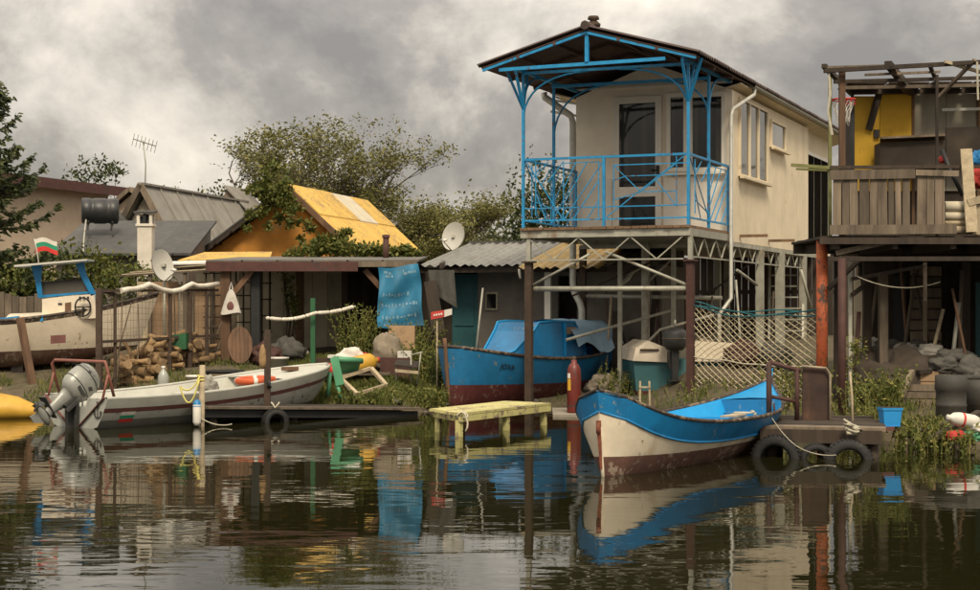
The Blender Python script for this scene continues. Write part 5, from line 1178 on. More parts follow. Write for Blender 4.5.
MB().bb(-.19,.19,.0,.14,.0,.42).build('case', 'rust_post', fan); MB().tube([(.13*math.cos(k*.524),-.012,.21+.13*math.sin(k*.524)) for k in range(12)], .012, 5, closed=True).build('ring', 'wood_grey', fan)
for k in range(4): MB().bar((0,-.01,.21),(.12*math.cos(k*1.57+.4),-.01,.21+.12*math.sin(k*1.57+.4)), .06,.01).build('blade', 'wood_grey', fan)
tag(MB().bb(X(328,28.05),X(338,28.05),27.98,28.3,p.z+.42,p.z+.47).build('white_tray', 'white_plastic'), 'flat white tray lying on top of the old fan', 'tray')
p = on_g(388,348,28.2); tag(crumple((p.x,p.y,p.z+.30), .30,.26,.38, 7.7,amp=.2).build('large_sack', 'sack'), 'large grey-brown sack slumped below the blue banner', 'sack')
p = on_g(400,345,28.2); tag(MB().bb(p.x-.2,p.x+.26,p.y,p.y+.3,p.z,p.z+.80).build('tall_carton', 'cardboard'), 'tall brown cardboard carton beside the large sack', 'box')
p = on_g(395,352,27.7); tag(MB().bb(p.x-.26,p.x+.26,p.y,p.y+.35,p.z,p.z+.36).build('rusty_crate', 'redoxide'), 'dark red-brown crate before the cardboard carton', 'crate')
p = on_g(397,352,27.6); tag(MB().bb(X(397,27.6),X(411,27.6),27.75,28.0,p.z+.365,p.z+.50).build('white_box', 'white_plastic'), 'small white box on the dark red crate', 'box')
# broken green chair and wooden frame
p = on_g(340,390,26.4); gc_ = thing('green_chair', 'broken pale green plastic chair tipped over in the grass', 'chair', p, 0); gi_ = inv(gc_)
def gp(px, py, dd=0): return gi_(W(px, py, 26.4+dd))
MB().slab([gp(330,358),gp(338,356),gp(344,384),gp(336,386)], (0,.06,0)).build('backrest', 'green_plastic', gc_)
MB().tube([gp(334,359,.04),gp(350,360,.2),gp(362,361,.35)], .05, 8).build('seat_edge', 'green_plastic', gc_); MB().slab([gp(338,360,.05),gp(360,362,.3),gp(358,370,.5),gp(340,372,.3)], (0,.03,-.03)).build('seat', 'green_plastic', gc_)
for a, b_ in (((330,372),(328,396)),((337,384),(341,398))): MB().tube([gp(*a,.05),gp(*b_,.05)], .035, 8).build('leg', 'green_plastic', gc_)
p = on_g(362,395,26.4); wf = thing('timber_trestle', 'open weathered wooden frame lying tilted in the grass', 'trestle', p, 0); wi_ = inv(wf)
q = [wi_(W(340,378,26.6)),wi_(W(371,368,27.0)),wi_(W(386,385,26.6)),wi_(W(357,394,26.2))]
for a, b_ in zip(q, q[1:]+q[:1]): MB().bar(a, b_, .07,.05).build('frame_bar', 'wood_pale' , wf)
MB().bar(q[0], wi_(W(352,394,26.5)), .06,.05).build('frame_bar', 'wood_grey', wf)
p = on_g(412,372,27.0); fc = thing('folding_chair', 'small dark folding chair frame among the weeds', 'chair', p, 0); fi = inv(fc)
def fpn(px, py, dd=0): return fi(W(px, py, 27.0+dd))
MB().slab([fpn(394,366),fpn(417,369),fpn(419,363,.35),fpn(397,361,.35)], (0,0,.03)).build('seat', 'wood_dark', fc)
MB().slab([fpn(395,372),fpn(418,374),fpn(418,371),fpn(395,369)], (0,.03,0)).build('apron', 'wood_pale', fc)
for a, b_ in (((411,382),(411,356)),((421,352),(417,384)),((397,364),(396,384)),((411,355),(423,352))): MB().tube([fpn(*a,.1),fpn(*b_,.1)], .014, 6).build('tube_leg', 'steel_pale', fc)
# black jetty with hanging tyre
jt = thing('black_jetty', 'low black timber jetty beside the grey motorboat', 'jetty', (X(210,23.2),23.2,0), 0); ji = inv(jt)
ja, jb = Vector((X(203,23.3),23.3,0)), Vector((X(418,25.4),25.4,0)); jd = (jb-ja).normalized(); jn = Vector((-jd.y,jd.x,0))
for k in range(5):
    o_ = jn*(.02+k*.2); MB().bar(ji(ja-jd*random.random()*.08+o_+Vector((0,0,.255+random.random()*.012))), ji(jb+jd*random.random()*.15+o_+Vector((0,0,.09+random.random()*.012))), .185,.035).build('deck_plank', 'wood_dark' if k else 'wood_grey', jt)
MB().bar(ji(ja+jn*.03+Vector((0,0,.17))), ji(jb+jn*.03+Vector((0,0,.01))), .05,.11).build('side_beam', 'black', jt); MB().bar(ji(ja+jn*.9+Vector((0,0,.17))), ji(jb+jn*.9+Vector((0,0,.01))), .05,.11).build('side_beam', 'black', jt)
for t in (.06,.42,.72,.96):
    for off in (.12,.8): c = ja.lerp(jb,t)+jn*off; MB().tube([ji(c+Vector((0,0,-.7))), ji(c+Vector((0,0,.2-.16*t)))], .06, 8).build('pile', 'wood_dark', jt)
def tyre(center, r, w_, nrm, lab, group=None):
    T = thing('tyre', lab, 'tyre', center, 0, group); n = Vector(nrm).normalized(); Mr = n.to_track_quat('Z','Y').to_matrix()
    pr = [(r*.60,-w_*.42),(r*.72,-w_*.5),(r*.92,-w_*.48),(r,-w_*.3),(r*1.01,0),(r,w_*.3),(r*.92,w_*.48),(r*.72,w_*.5),(r*.60,w_*.42),(r*.62,w_*.3),(r*.86,w_*.25),(r*.9,0),(r*.86,-w_*.25),(r*.62,-w_*.3),(r*.60,-w_*.42)]
    MB().lathe(pr, (0,0,0), 32, Mr).build('casing', 'rubber', T); tr_ = MB()
    for k in range(36):
        a = k*math.pi/18; tr_.bar(Mr @ Vector((r*1.012*math.cos(a),r*1.012*math.sin(a),-w_*.38)), Mr @ Vector((r*1.012*math.cos(a+.09),r*1.012*math.sin(a+.09),w_*.38)), .02,.014, up=Mr @ Vector((math.cos(a),math.sin(a),0)))
    tag(tr_.build('tread', 'rubber', T), kind='stuff'); return T
c = ja.lerp(jb,.30)-jn*.12; tyre((c.x,c.y,.0), .20, .14, -jn, 'small black tyre hung as fender on the black jetty')
tag(MB().tube([c+jn*.02+Vector((-.05,0,.3)), c+Vector((-.03,0,.27)), c+Vector((0,-.03,.22)), c+Vector((.05,0,.28)), c+jn*.02+Vector((.07,0,.3))], .014, 6).build('tyre_rope', 'rope_pale'), 'pale rope loop holding the tyre at the black jetty', 'rope')
# mooring pole with yellow rope and white fender
p = W(201,425,23.05); mp_ = thing('mooring_pole', 'wooden pole with yellow rope tied round at the grey motorboat', 'pole', (p.x,23.05,0), 0); mi = inv(mp_)
MB().tube([(0,0,-.8),(.02,0,Z(365,23.05))], [.045,.04], 8).build('stake', 'wood_pale', mp_)
MB().tube([(.05*math.cos(k*.8),.05*math.sin(k*.8),Z(374,23.05)-k*.006) for k in range(22)], .013, 6).build('rope_turns', 'rope_yellow', mp_)
def sag(a, b_, s, n=10): a, b_ = Vector(a), Vector(b_); return [a.lerp(b_,k/n)-Vector((0,0,s*4*(k/n)*(1-k/n))) for k in range(n+1)]
tag(MB().tube(sag(W(200,376,23.0), W(180,386,22.95), .12)+sag(W(180,386,22.95), W(199,380,22.95), .28)[1:], .013, 6).build('yellow_rope', 'rope_yellow'), 'yellow mooring rope hanging in a loop from the pole', 'rope')
fd = thing('boat_fender', 'white cylindrical fender with blue top hanging at the pole', 'fender', W(197,412,22.95), 0)
MB().lathe([(0,-.2),(.04,-.19),(.06,-.14),(.06,.10),(.045,.14)], (0,0,0), 12).build('body', 'white_plastic', fd); MB().lathe([(.062,.08),(.05,.15),(.02,.18),(0,.18)], (0,0,0), 12).build('top', 'boat_blue', fd)
tag(MB().tube(sag(W(201,418,22.98), W(232,424,23.0), .05), .008, 5).build('mooring_line', 'rope_pale'), 'thin pale mooring line from pole down to the black jetty', 'rope')
# coil of hose
p = on_g(226,368,27.6); tag(MB().tube([Vector((p.x+(.30+.03*math.sin(k*.37))*math.cos(k*.42),p.y+(.3+.03*math.sin(k*.37))*math.sin(k*.42),p.z+.03+.005*(k//15))) for k in range(62)], .022, 6).build('hose_coil', 'rubber'), 'black hose coiled on the ground behind the motorboat', 'hose')
for px, d, lab, m, s_ in ((266,28.8,'dark red bundled net heaped behind the mooring post','redoxide',.28),(287,29.4,'dark grey heap of tarp under the shelter','grey_cloth',.33),(300,30,'pale crumpled sheet lying on the dark heap','white_cloth',.16)):
    p = on_g(px, 350, d); tag(crumple((p.x,p.y,p.z+s_*.62), s_*1.1,s_*.8,s_*.8, px*.13).build('junk_heap', m), lab, 'heap')

# ------------------------------------------------------------------ yellow landing stage
A1, A2, A3 = W(461,436,21.2), W(434,432,22.2), W(551,426,23.4)
A1.z = A2.z = A3.z = 0
yt = thing('landing_stage', 'small pale yellow plank landing stage on four short legs in the water', 'jetty', A1, math.atan2((A3-A1).y,(A3-A1).x)); yi = inv(yt)
u_ = A3-A1; v_ = A2-A1; Ly = u_.length; Wy = abs((yi(A2)).y); sk = yi(A2).x
for k in range(5):
    y0 = Wy*k/5; MB().slab([(sk*k/5,y0,.285),(Ly+sk*k/5*.2,y0,.285),(Ly+sk*k/5*.2,y0+Wy/5-.008,.285),(sk*k/5,y0+Wy/5-.008,.285)], (0,0,.035)).build('plank', 'yellow_paint', yt)
for a, b_ in (((0,.02),(Ly,.02)),((sk*.9,Wy-.05),(Ly,Wy-.05)),((.04,.04),(sk*.85+.04,Wy-.08)),((Ly-.05,.06),(Ly-.05,Wy-.08))): MB().bar((*a,.24),(*b_,.24), .04,.08).build('apron', 'yellow_paint', yt)
for x_, y_ in ((.05,.06),(sk*.9+.06,Wy-.08),(Ly-.08,.08),(Ly-.1,Wy-.08),(Ly*.52,.06),(Ly*.5,Wy-.08)): MB().bar((x_,y_,-.7),(x_,y_,.22), .075).build('leg', 'yellow_paint', yt)
a = yt.location; tag(MB().tube([Vector((a.x+.02+.07*math.sin(k*.55),a.y+.10-.01*k,.34-.09*abs(math.sin(k*.28))-(.17*(k-12)/4 if k > 12 else 0))) for k in range(17)], .012, 6).build('white_rope', 'rope_pale'), 'thin white rope looped over the edge of the yellow landing stage', 'rope')
# red gas cylinder on a concrete slab
p = W(574,414,25.4)
csb = tag(MB().slab([(p.x-.35,25.0,-.2),(p.x+.55,24.9,-.2),(p.x+.6,26.6,-.2),(p.x-.3,26.7,-.2)], (0,0,.24)).build('concrete_slab', 'concrete'), 'flat weathered concrete slab at the water edge under the hut', 'slab')
gcy = thing('gas_cylinder', 'tall red gas cylinder with yellow label standing under the hut', 'gas cylinder', (p.x,25.4,.04), 0)
MB().lathe([(0,0),(.105,0),(.112,.02),(.112,.62),(.10,.71),(.07,.77),(.045,.79),(.045,.84),(0,.84)], (0,0,0), 18).build('bottle_body', 'gas_red', gcy)
MB().lathe([(.115,.10),(.115,.13)], (0,0,0), 18).build('band', 'redoxide', gcy); MB().lathe([(.03,.84),(.03,.9),(0,.9)], (0,0,0), 8).build('valve', 'rust_post', gcy)
MB().grid(lambda i, j: Vector((.1145*math.cos(R(-155+35*i)),.1145*math.sin(R(-155+35*i)),.36+.18*j)), 6, 1).build('label', 'label_yellow', gcy); MB().grid(lambda i, j: Vector((.1155*math.cos(R(-155+32*i)),.1155*math.sin(R(-155+32*i)),.55+.08*j)), 6, 1).build('tag', 'white_plastic', gcy)

# ------------------------------------------------------------------ teal boat under the hut with its dark outboard
p = W(660,398,27.0)
tb_ = thing('teal_boat', 'small teal and beige cabin boat with dark red bottom stored under the hut', 'boat', (p.x,27.3,.28), .1); ti = inv(tb_)
xl_, xr_ = X(632,27)-p.x, X(732,27)-p.x
MB().slab([(xl_+.05,-.25,0),(xr_,-.45,0),(xr_,-.35,.55),(xl_,-.2,.55)], (0,1.4,0)).build('hull', 'teal', tb_); MB().slab([(xl_+.12,-.24,-.2),(xr_,-.43,-.2),(xr_,-.46,.02),(xl_+.04,-.265,.02)], (0,1.38,0)).build('bottom', 'antifoul_red', tb_)
MB().slab([(xl_-.02,-.28,.53),(xl_+.62,-.33,.50),(xl_+.62,-.33,.72),(xl_+.25,-.25,.87),(xl_+.04,-.22,.74)], (0,1.3,0)).build('deckhouse', 'boat_cream', tb_)
MB().slab([(xl_+.95,-.42,.52),(xr_+.02,-.5,.52),(xr_+.02,-.5,.82),(xl_+.95,-.42,.86)], (0,1.2,0)).build('side_board', 'boat_cream', tb_)
MB().bb(xl_+.10,xl_+.42,-.315,-.29,.70,.73).build('handrail', 'rust_post', tb_)
MB().tube([(xl_+.3,.2,.8),(xl_+.55,.2,1.05),(xr_-.2,.2,1.3)], .025, 6).build('hand_rail', 'steel_pale', tb_)
mo = bpy.data.objects.new('outboard_motor', None); COL.objects.link(mo); mo.parent = tb_; mo.location = (X(672,26.6)-p.x,-.62,.10)
cw = MB().lathe([(0,1.0),(.08,.99),(.15,.95),(.17,.90),(.185,.80),(.18,.70),(.12,.62),(0,.60)], (0,0,0), 16); cw.v = [(x_*1.15,y_*1.2,z_) for x_,y_,z_ in cw.v]; cw.build('cowl', 'motor_dark', mo)
MB().tube([(.21*math.cos(k*.4),.22*math.sin(k*.4),.81) for k in range(16)], .012, 5, closed=True).build('cowl_band', 'wood_grey', mo); MB().tube([(0,0,1.0),(0,0,1.12)], .02, 6).build('pull_handle', 'steel_pale', mo)
MB().bar((0,0,.62),(-.01,0,.05), .10,.13).build('leg', 'motor_dark', mo); MB().bb(-.12,.12,-.14,.16,.10,.115).build('cavitation_plate', 'motor_dark', mo); MB().tube([(0,-.14,-.02),(0,.12,-.02)], [.05,.035], 10).build('gearcase', 'motor_dark', mo)
MB().bb(-.08,.08,.05,.25,.30,.60).build('clamp_bracket', 'motor_dark', mo)
p = W(644,400,20.0); ld = thing('small_ladder', 'short pale wooden boarding ladder standing behind the white boat', 'ladder', W(645,398,25.2), 0); ld.location.z = gz(ld.location.x,25.2)
h_ = Z(381,25.2)-ld.location.z
for x_ in (-.09,.09): MB().bar((x_,0,-.1),(x_*.8,.05,h_), .03).build('rail', 'wood_pale', ld)
for z_ in (.25,.6,.9): MB().bar((-.09,.03,h_*z_),(.09,.03,h_*z_), .025).build('rung', 'wood_pale', ld)

# ------------------------------------------------------------------ diamond net between the hut post and the orange post
na, nb_ = Vector((*hut_w(hs(693,.1),.1),0)), Vector((X(820,22.5),22.5,0))
nt_ = thing('net_fence', 'slack diamond-mesh rope net strung between red stilt and orange post', 'net', (na.x,na.y,0), 0); ni = inv(nt_)
ztop = lambda t: 1.72-.10*math.sin(math.pi*t)-.08*t+.02
zbot = .25
def npnt(t, s):
    p = na.lerp(nb_, min(1,max(0,t))); z = ztop(t)+(zbot-ztop(t))*s
    return ni(Vector((p.x,p.y+.10*math.sin(math.pi*t)*math.sin(math.pi*s)+.03*noise.noise((t*6,s*4,0)),z+.03*noise.noise((t*5,s*5,3)))))
wn_ = MB(); nd = 17; ratio = 15/nd
for k in range(-nd, nd+1):
    for sg in (1,-1):
        pts = []
        for q in range(25):
            s = q/24; t = k/nd + s*ratio if sg > 0 else (k+nd)/nd - s*ratio+.0
            if 0 <= t <= 1: pts.append(npnt(t, s))
        if len(pts) > 1: wn_.tube(pts, .0068, 4, caps=False)
tag(wn_.build('mesh_cords', 'net_rope', nt_), kind='stuff')
for dz, dy in ((.02,0),(.05,.03),(-.02,-.02)): MB().tube([npnt(q/20,0)+Vector((0,dy,dz-.02*math.sin(q*.5+dz*90))) for q in range(21)], .010, 5).build('head_rope', 'teal_rope', nt_)
MB().tube([npnt(q/16,.55)+Vector((0,-.02,0)) for q in range(17)], .012, 5).build('middle_cord', 'rope_pale', nt_); MB().tube([npnt(q/16,1) for q in range(17)], .012, 5).build('foot_rope', 'net_rope', nt_)
# ------------------------------------------------------------------ house on the right with the grey plank balcony
rh = thing('plank_house', 'ramshackle raised house with grey plank balcony and yellow upper wall', 'house', (X(830,22),22,0), 0); ri = inv(rh)
def rp(px, py, d=22.0): return ri(W(px, py, d))
RX = X(1100,22)-rh.location.x; FZ = 2.71
def rb_(name, a, b_, wd, m, ht=None): return MB().bar(a, b_, wd, ht).build(name, m, rh)
# floor of the balcony
for k in range(11): MB().bb(-.12,RX,.0+k*.2,.195+k*.2,FZ-.05,FZ-.01-random.random()*.01).build('floor_board', 'wood_dark', rh)
rb_('floor_beam', (-.15,-.04,FZ-.08), (RX,-.04,FZ-.08), .06, 'wood_dark', .09); rb_('floor_beam', (-.1,2.1,FZ-.12), (RX,2.1,FZ-.12), .1, 'wood_dark', .14)
for k in range(5): rb_('joist', (.1+k*.8,.0,FZ-.13), (.1+k*.8,2.1,FZ-.13), .07, 'wood_dark', .12)
# plank balustrade
x = .03; k = 0; xend = X(944,22)-rh.location.x; rr = random.Random(12)
while x < xend-.03:
    w_ = rr.uniform(.085,.155); 
    if x+w_ > xend: w_ = xend-x
    if not (1.0 < x < 1.12): MB().bar((x+w_/2,-.03+rr.uniform(-.008,.008),FZ+.01), (x+w_/2+rr.uniform(-.008,.008),-.03,FZ+.86+rr.uniform(-.03,.02)), w_-rr.uniform(.008,.022), .025, up=(0,1,0)).build('plank', 'wood_grey', rh)
    x += w_
rb_('rail_board', (-.02,-.065,FZ+.82), (1.15,-.065,FZ+.84), .03, 'wood_grey', .13); rb_('rail_board', (1.16,-.068,FZ+.855), (1.75,-.068,FZ+.84), .03, 'wood_grey', .08)
rb_('rail_board', (-.02,-.065,FZ+.07), (1.72,-.065,FZ+.08), .03, 'wood_grey', .13)
x = X(972,22)-rh.location.x
while x < RX:
    w_ = rr.uniform(.1,.15); MB().bar((x+w_/2,-.03,FZ+.01),(x+w_/2,-.03,FZ+.5+rr.uniform(-.03,.03)), w_-.01,.025,up=(0,1,0)).build('plank', 'wood_pale', rh); x += w_
rb_('rail_pole', rp(830,167.5,22.05), rp(1100,166,22.05), .045, 'wood_dark')
# posts
for px, d, py0, wd, m in ((842,22.15,72,.08,'wood_brown'),(830,22.4,78,.045,'olive_pipe'),(937,22.05,75,.035,'wood_dark'),(990,22.1,60,.08,'wood_dark')):
    q = rp(px, py0, d); MB().bar((q.x,q.y,FZ-.05),(q.x,q.y,q.z), wd).build('post', m, rh)
# walls: yellow sheet panels, grey panels, behind the balcony
WYd = 2.0
def wx(px): return X(px, 24)-rh.location.x
for a, b_, m, z1 in ((852,880,'yellow_wall',4.88),(880,913,'yellow_wall',4.92),(913,946,'grey_panel',4.92),(946,978,'grey_panel',4.92),(978,1020,'yellow_wall',4.92),(1020,1090,'grey_panel',4.92)):
    MB().bb(wx(a)+.003,wx(b_)-.003,WYd,WYd+.03+.01*(m == 'grey_panel'),FZ+.75,z1).build('wall_panel', m, rh)
MB().bb(wx(852),wx(1090),WYd+.05,WYd+.45,FZ-.1,4.85).build('room', 'brown_panel', rh)
for px in (852,913,978): MB().bb(wx(px)-.02,wx(px)+.02,WYd-.02,WYd-.002,FZ,4.9).build('batten', 'wood_brown' if px > 852 else 'wood_dark', rh)
q0, q1 = rp(880,90,23.95), rp(869,130,23.95); MB().bar(q0, q1, .10, .03, up=(0,1,0)).build('leaning_board', 'wood_dark', rh)
MB().bb(wx(876)-.04,wx(876)+.04,WYd-.05,WYd-.002,Z(138,24),Z(130,24)).build('meter_box', 'black', rh)
MB().slab([rp(946,128,23.7),rp(1000,126,23.7),rp(1000,166,23.7),rp(946,166,23.7)], (0,.04,0)).build('panel_board', 'brown_panel', rh)
MB().slab([rp(880,139,23.4),rp(945,136,23.4),rp(945,140,23.9),rp(880,143,23.9)], (0,0,.03)).build('counter_top', 'wood_grey', rh)
MB().slab([rp(880,143,23.5),rp(945,140,23.5),rp(945,168,23.5),rp(880,168,23.5)], (0,.35,0)).build('counter', 'brown_panel', rh)
rb_('curtain_rod', rp(942,110,23.8), rp(982,109,23.8), .04, 'dish'); 
# pergola: poles and rafters, partly fallen
for a, b_, wd, m in (((824,71,22.0),(1060,58,22.1),.07,'wood_dark'),((824,68,22.05),(893,66,22.2),.05,'wood_grey'),((834,82,22.6),(1060,76,22.8),.06,'wood_dark'),((845,88,23.2),(1060,84,23.3),.06,'wood_grey'),((850,92.5,23.9),(1060,90,23.9),.08,'wood_dark'),
                     ((824,66,22.0),(852,94,24.0),.07,'wood_dark'),((888,64,22.0),(912,93,24.0),.10,'wood_dark'),((893,68,22.05),(905,92,23.9),.06,'wood_brown'),((975,60,22.0),(938,98,22.6),.05,'wood_grey'),((945,62,22.0),(990,75,22.3),.05,'wood_pale'),((930,66,22),(940,90,24),.05,'wood_dark'),((1000,60,22),(1005,90,24),.07,'wood_dark'),((865,75,22.3),(940,72,22.4),.04,'wood_grey')):
    rb_('roof_pole', rp(*a), rp(*b_), wd, m, wd*.8)
for k in range(4): MB().bb(.55+k*.62,1.12+k*.62,1.35,2.05,Z(88,23.6)+.03+k*.004,Z(88,23.6)+.05+k*.004).build('roof_board', 'wood_dark', rh)
MB().tube([rp(829,73,22.0)+Vector((.0,0,0)), rp(830,95,22.0), rp(828,112,22.0), rp(832,135,22.0)], [.012,.022,.014,.02], 5).build('rag_strip', 'rope_pale', rh)
MB().tube([rp(977,62,22.0), rp(978,100,22.0)], .014, 5).build('rag_strip', 'rope_pale', rh)
# support posts and beams below
def under(px, d, py0, wd, m, rnd_=False, nm='post'):
    q = rp(px, py0, d); zb = gz(X(px,d), d)-.3
    (MB().tube([(q.x,q.y,zb),(q.x,q.y,q.z)], wd/2, 12) if rnd_ else MB().bar((q.x,q.y,zb),(q.x,q.y,q.z), wd)).build(nm, m, rh)
under(822,22.4,238,.16,'orange_post',True); under(842,21.6,258,.11,'redoxide',True); under(850,22.6,262,.05,'steel_pale'); under(867,23.2,262,.11,'wood_dark'); under(883,22.8,275,.12,'wood_grey'); under(836,23,250,.06,'wood_dark'); under(990,22,240,.14,'wood_dark'); under(925,23.8,262,.05,'wood_grey'); under(966,24,262,.1,'wood_dark')
rb_('beam', rp(828,259,21.9), rp(1090,258.5,21.9), .07, 'wood_dark', .06); rb_('beam', rp(836,253,22.1), rp(925,234,22.0), .09, 'wood_grey', .07); rb_('beam', rp(852,279,22.5), rp(925,266,22.6), .05, 'wood_dark'); rb_('beam', rp(828,289,22.3), rp(862,258,22.0), .06, 'wood_dark'); rb_('beam', rp(852,295,22.5), rp(868,283,23), .05, 'wood_dark'); rb_('beam', rp(925,264,22), rp(925,300,22.2), .05, 'wood_grey')
rb_('railing_pipe', rp(791,165,22.5), rp(846,169,22.3), .045, 'olive_pipe'); rb_('railing_pipe', rp(796,169,22.6), rp(846,171.5,22.4), .03, 'olive_pipe')
# back wall of the ground floor: dark boards, black panel for a shaded opening, cream bit, slatted shutter
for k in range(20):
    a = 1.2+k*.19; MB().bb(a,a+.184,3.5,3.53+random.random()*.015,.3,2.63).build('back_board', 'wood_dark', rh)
MB().bb(X(856,25.2)-rh.location.x,X(868,25.2)-rh.location.x,3.3,3.34,.5,2.2).build('cream_panel', 'cream_side', rh)
shx0, shx1 = X(914,25)-rh.location.x, X(945,25)-rh.location.x
for k in range(9): MB().bb(shx0,shx1,3.2,3.23,.85+k*.17,.85+k*.17+.145).build('slat', 'wood_grey', rh)
MB().bb(X(898,25)-rh.location.x,X(911,25)-rh.location.x,3.3,3.34,.6,2.2).build('opening_shade', 'black', rh)  # flat black panel, painted as the shade of an opening
MB().bb(X(978,24.5)-rh.location.x,X(992,24.5)-rh.location.x,2.6,2.64,.7,2.1).build('teal_panel', 'teal', rh)
# things on the balcony
for k, (z_, r_, m) in enumerate(((.075,.06,'wood_pale'),(.175,.035,'wood_pale'),(.27,.06,'plaster_pale'),(.40,.075,'plaster_pale'))):
    T = tag(MB().tube([rp(944,200,22.15).xyz*0+Vector((rh.location.x+X(944,22.15)-rh.location.x,22.12,FZ+z_)), Vector((X(972,22.15),22.12,FZ+z_))], r_, 10).build('rolled_mat' if k > 1 else 'timber_batten', m), ('thick pale rolled mat, topmost in the balcony stack','pale rolled mat under the thickest roll on the balcony','slim pale timber under the rolled mats on the balcony','pale square-ended timber lying on the balcony floor')[3-k], 'roll' if k > 1 else 'timber')
tag(MB().bar(W(972,232,21.9), W(966,149,22.0), .16, .03, up=(0,1,0)).build('leaning_plank', 'wood_pale'), 'wide pale new plank leaning upright against the balcony', 'plank')
tag(MB().bar(W(968,203,21.92), W(985,198,21.92), .03, .10).build('short_board', 'wood_pale'), 'short pale board fixed across beside the leaning plank', 'board')
tag(crumple(W(982,162,22.6), .22,.2,.16, 5.5).build('blue_bundle', 'bucket_blue'), 'bright blue bundle on the balcony behind the leaning plank', 'bundle'); tag(crumple(W(981,178,22.5), .2,.2,.2, 6.5).build('red_bundle', 'red_cloth'), 'dark red bundle below the blue bundle on the balcony', 'bundle')
tag(crumple(W(943,160,22.6), .07,.07,.06, 8.5).build('red_glove', 'red_cloth'), 'small red cloth lying on the balcony rail', 'cloth')
tag(MB().tube([W(942,150,22.5),W(950,170,22.4),W(963,196,22.3)], .03, 6).build('dark_pole', 'black'), 'dark bent pole leaning behind the rolled mats', 'pole')
# basketball hoop
hp_ = thing('basketball_hoop', 'red basketball hoop with torn white net on the yellow wall', 'hoop', W(843,100,23.2), 0)
MB().tube([(.17*math.cos(k*.3142),.17*math.sin(k*.3142),.0) for k in range(20)], .014, 6, closed=True).build('ring', 'red_cloth', hp_); MB().slab([(.06,.15,-.05),(.22,.15,-.05),(.22,.15,.05),(.06,.15,.05)], (0,.03,0)).build('bracket', 'red_cloth', hp_)
nn_ = MB()
for k in range(10):
    for sg in (-1,1): nn_.tube([(r_*math.cos(k*.628+sg*a),r_*math.sin(k*.628+sg*a),-z_) for r_, a, z_ in ((.17,0,0),(.13,.31,.11),(.10,.63,.22),(.09,.9,.32+.06*math.sin(k*3)))], .006, 4)
tag(nn_.build('net', 'white_cloth', hp_), kind='stuff'); MB().bar((.2,.3,.05),(.2,.3,-2.2), .06).build('stand', 'black', hp_)

# ------------------------------------------------------------------ right dock with tyres, rusty panel
dkA, dkB = Vector((X(762,18.6),18.6,0)), Vector((X(882,18.3),18.3,0))
dc = thing('wooden_dock', 'low dark wooden dock hung with tyres beside the white boat', 'dock', dkA, math.atan2((dkB-dkA).y,(dkB-dkA).x)); di = inv(dc); Ld = (dkB-dkA).length
for k in range(10): MB().bb(-.05-random.random()*.04,Ld+random.random()*.05,.0+k*.2,.19+k*.2,.30,.335+random.random()*.012).build('deck_plank', 'wood_grey' if k < 2 else 'wood_dark', dc)
MB().bb(-.02,Ld,-.045,-.005,.16,.315).build('front_beam', 'wood_dark', dc)
for x_ in (.1,.7,Ld-.1):
    for y_ in (.1,1.7): MB().tube([(x_,y_,-.8),(x_,y_,.30)], .07, 8).build('pile', 'wood_dark', dc)
M4 = Matrix.Translation(dc.location) @ Matrix.Rotation(dc.rotation_euler.z, 4, 'Z')
for x_, r_, z_, dy, lab in ((.17,.29,-.04,-.14,'large worn tyre on the dock beside the white boat stem'),(.62,.19,-.03,-.12,'small pale-walled tyre between the two large dock tyres'),(.98,.28,-.06,-.20,'large tyre tied with pale rope to the dock front')):
    c = M4 @ Vector((x_,dy,z_)); tyre(c, r_, .17, (-.1 if x_ > .5 else -.45,-1,.05), lab)
q = M4 @ Vector((1.0,-.06,.38)); tag(MB().tube([q+Vector((.10*math.sin(k*1.3),-.05-.10*abs(math.cos(k*.9)),.02*k/4-.02-.09*abs(math.sin(k*.7)))) for k in range(20)], .016, 6).build('tyre_lashing', 'rope_pale'), 'knot of pale rope lashing a tyre to the dock', 'rope')
tag(MB().tube(sag(W(772,418,18.4), W(800,448,18.2), .04)+sag(W(800,448,18.2), W(836,455,18.0), .03)[1:], .006, 5).build('mooring_line', 'rope_pale'), 'thin slack rope from the white boat along the dock tyres', 'rope')
pn = thing('dock_screen', 'upright rusty brown sheet screen with pipe railing on the dock', 'screen', W(800,425,19.6), 0); pn.location.z = .34; pni = inv(pn)
def pnp(px, py, d=19.6): return pni(W(px, py, d))
MB().slab([pnp(802,427),pnp(829,427),pnp(829,370),pnp(803,365)], (0,.03,0)).build('sheet', 'rust_sheet' if 'rust_sheet' in MT else mat('rust_sheet', (.045,.025,.018), .9, .35, 5, (.10,.05,.03), .4, 2, 2, .3), pn)
MB().tube([pnp(802,366,19.55),pnp(826,368,19.55),pnp(830,374,19.55),pnp(830,427,19.55)], .016, 6).build('edge_pipe', 'wood_pale', pn)
for a, b_, r_ in (((769,424),(769,362),.035),((797,424),(797,368),.03),((769,362),(801,371),.028),((769,396),(799,402),.022)): MB().tube([pnp(*a),pnp(*b_)], r_, 8).build('railing', 'redoxide', pn)
tag(MB().tube([W(853,430,19.5)+Vector((0,0,-.1)),W(852,395,19.6),W(850,372,19.7)], .014, 6).build('bamboo_cane', 'wood_pale'), 'thin pale cane stuck upright beside the red post', 'cane')
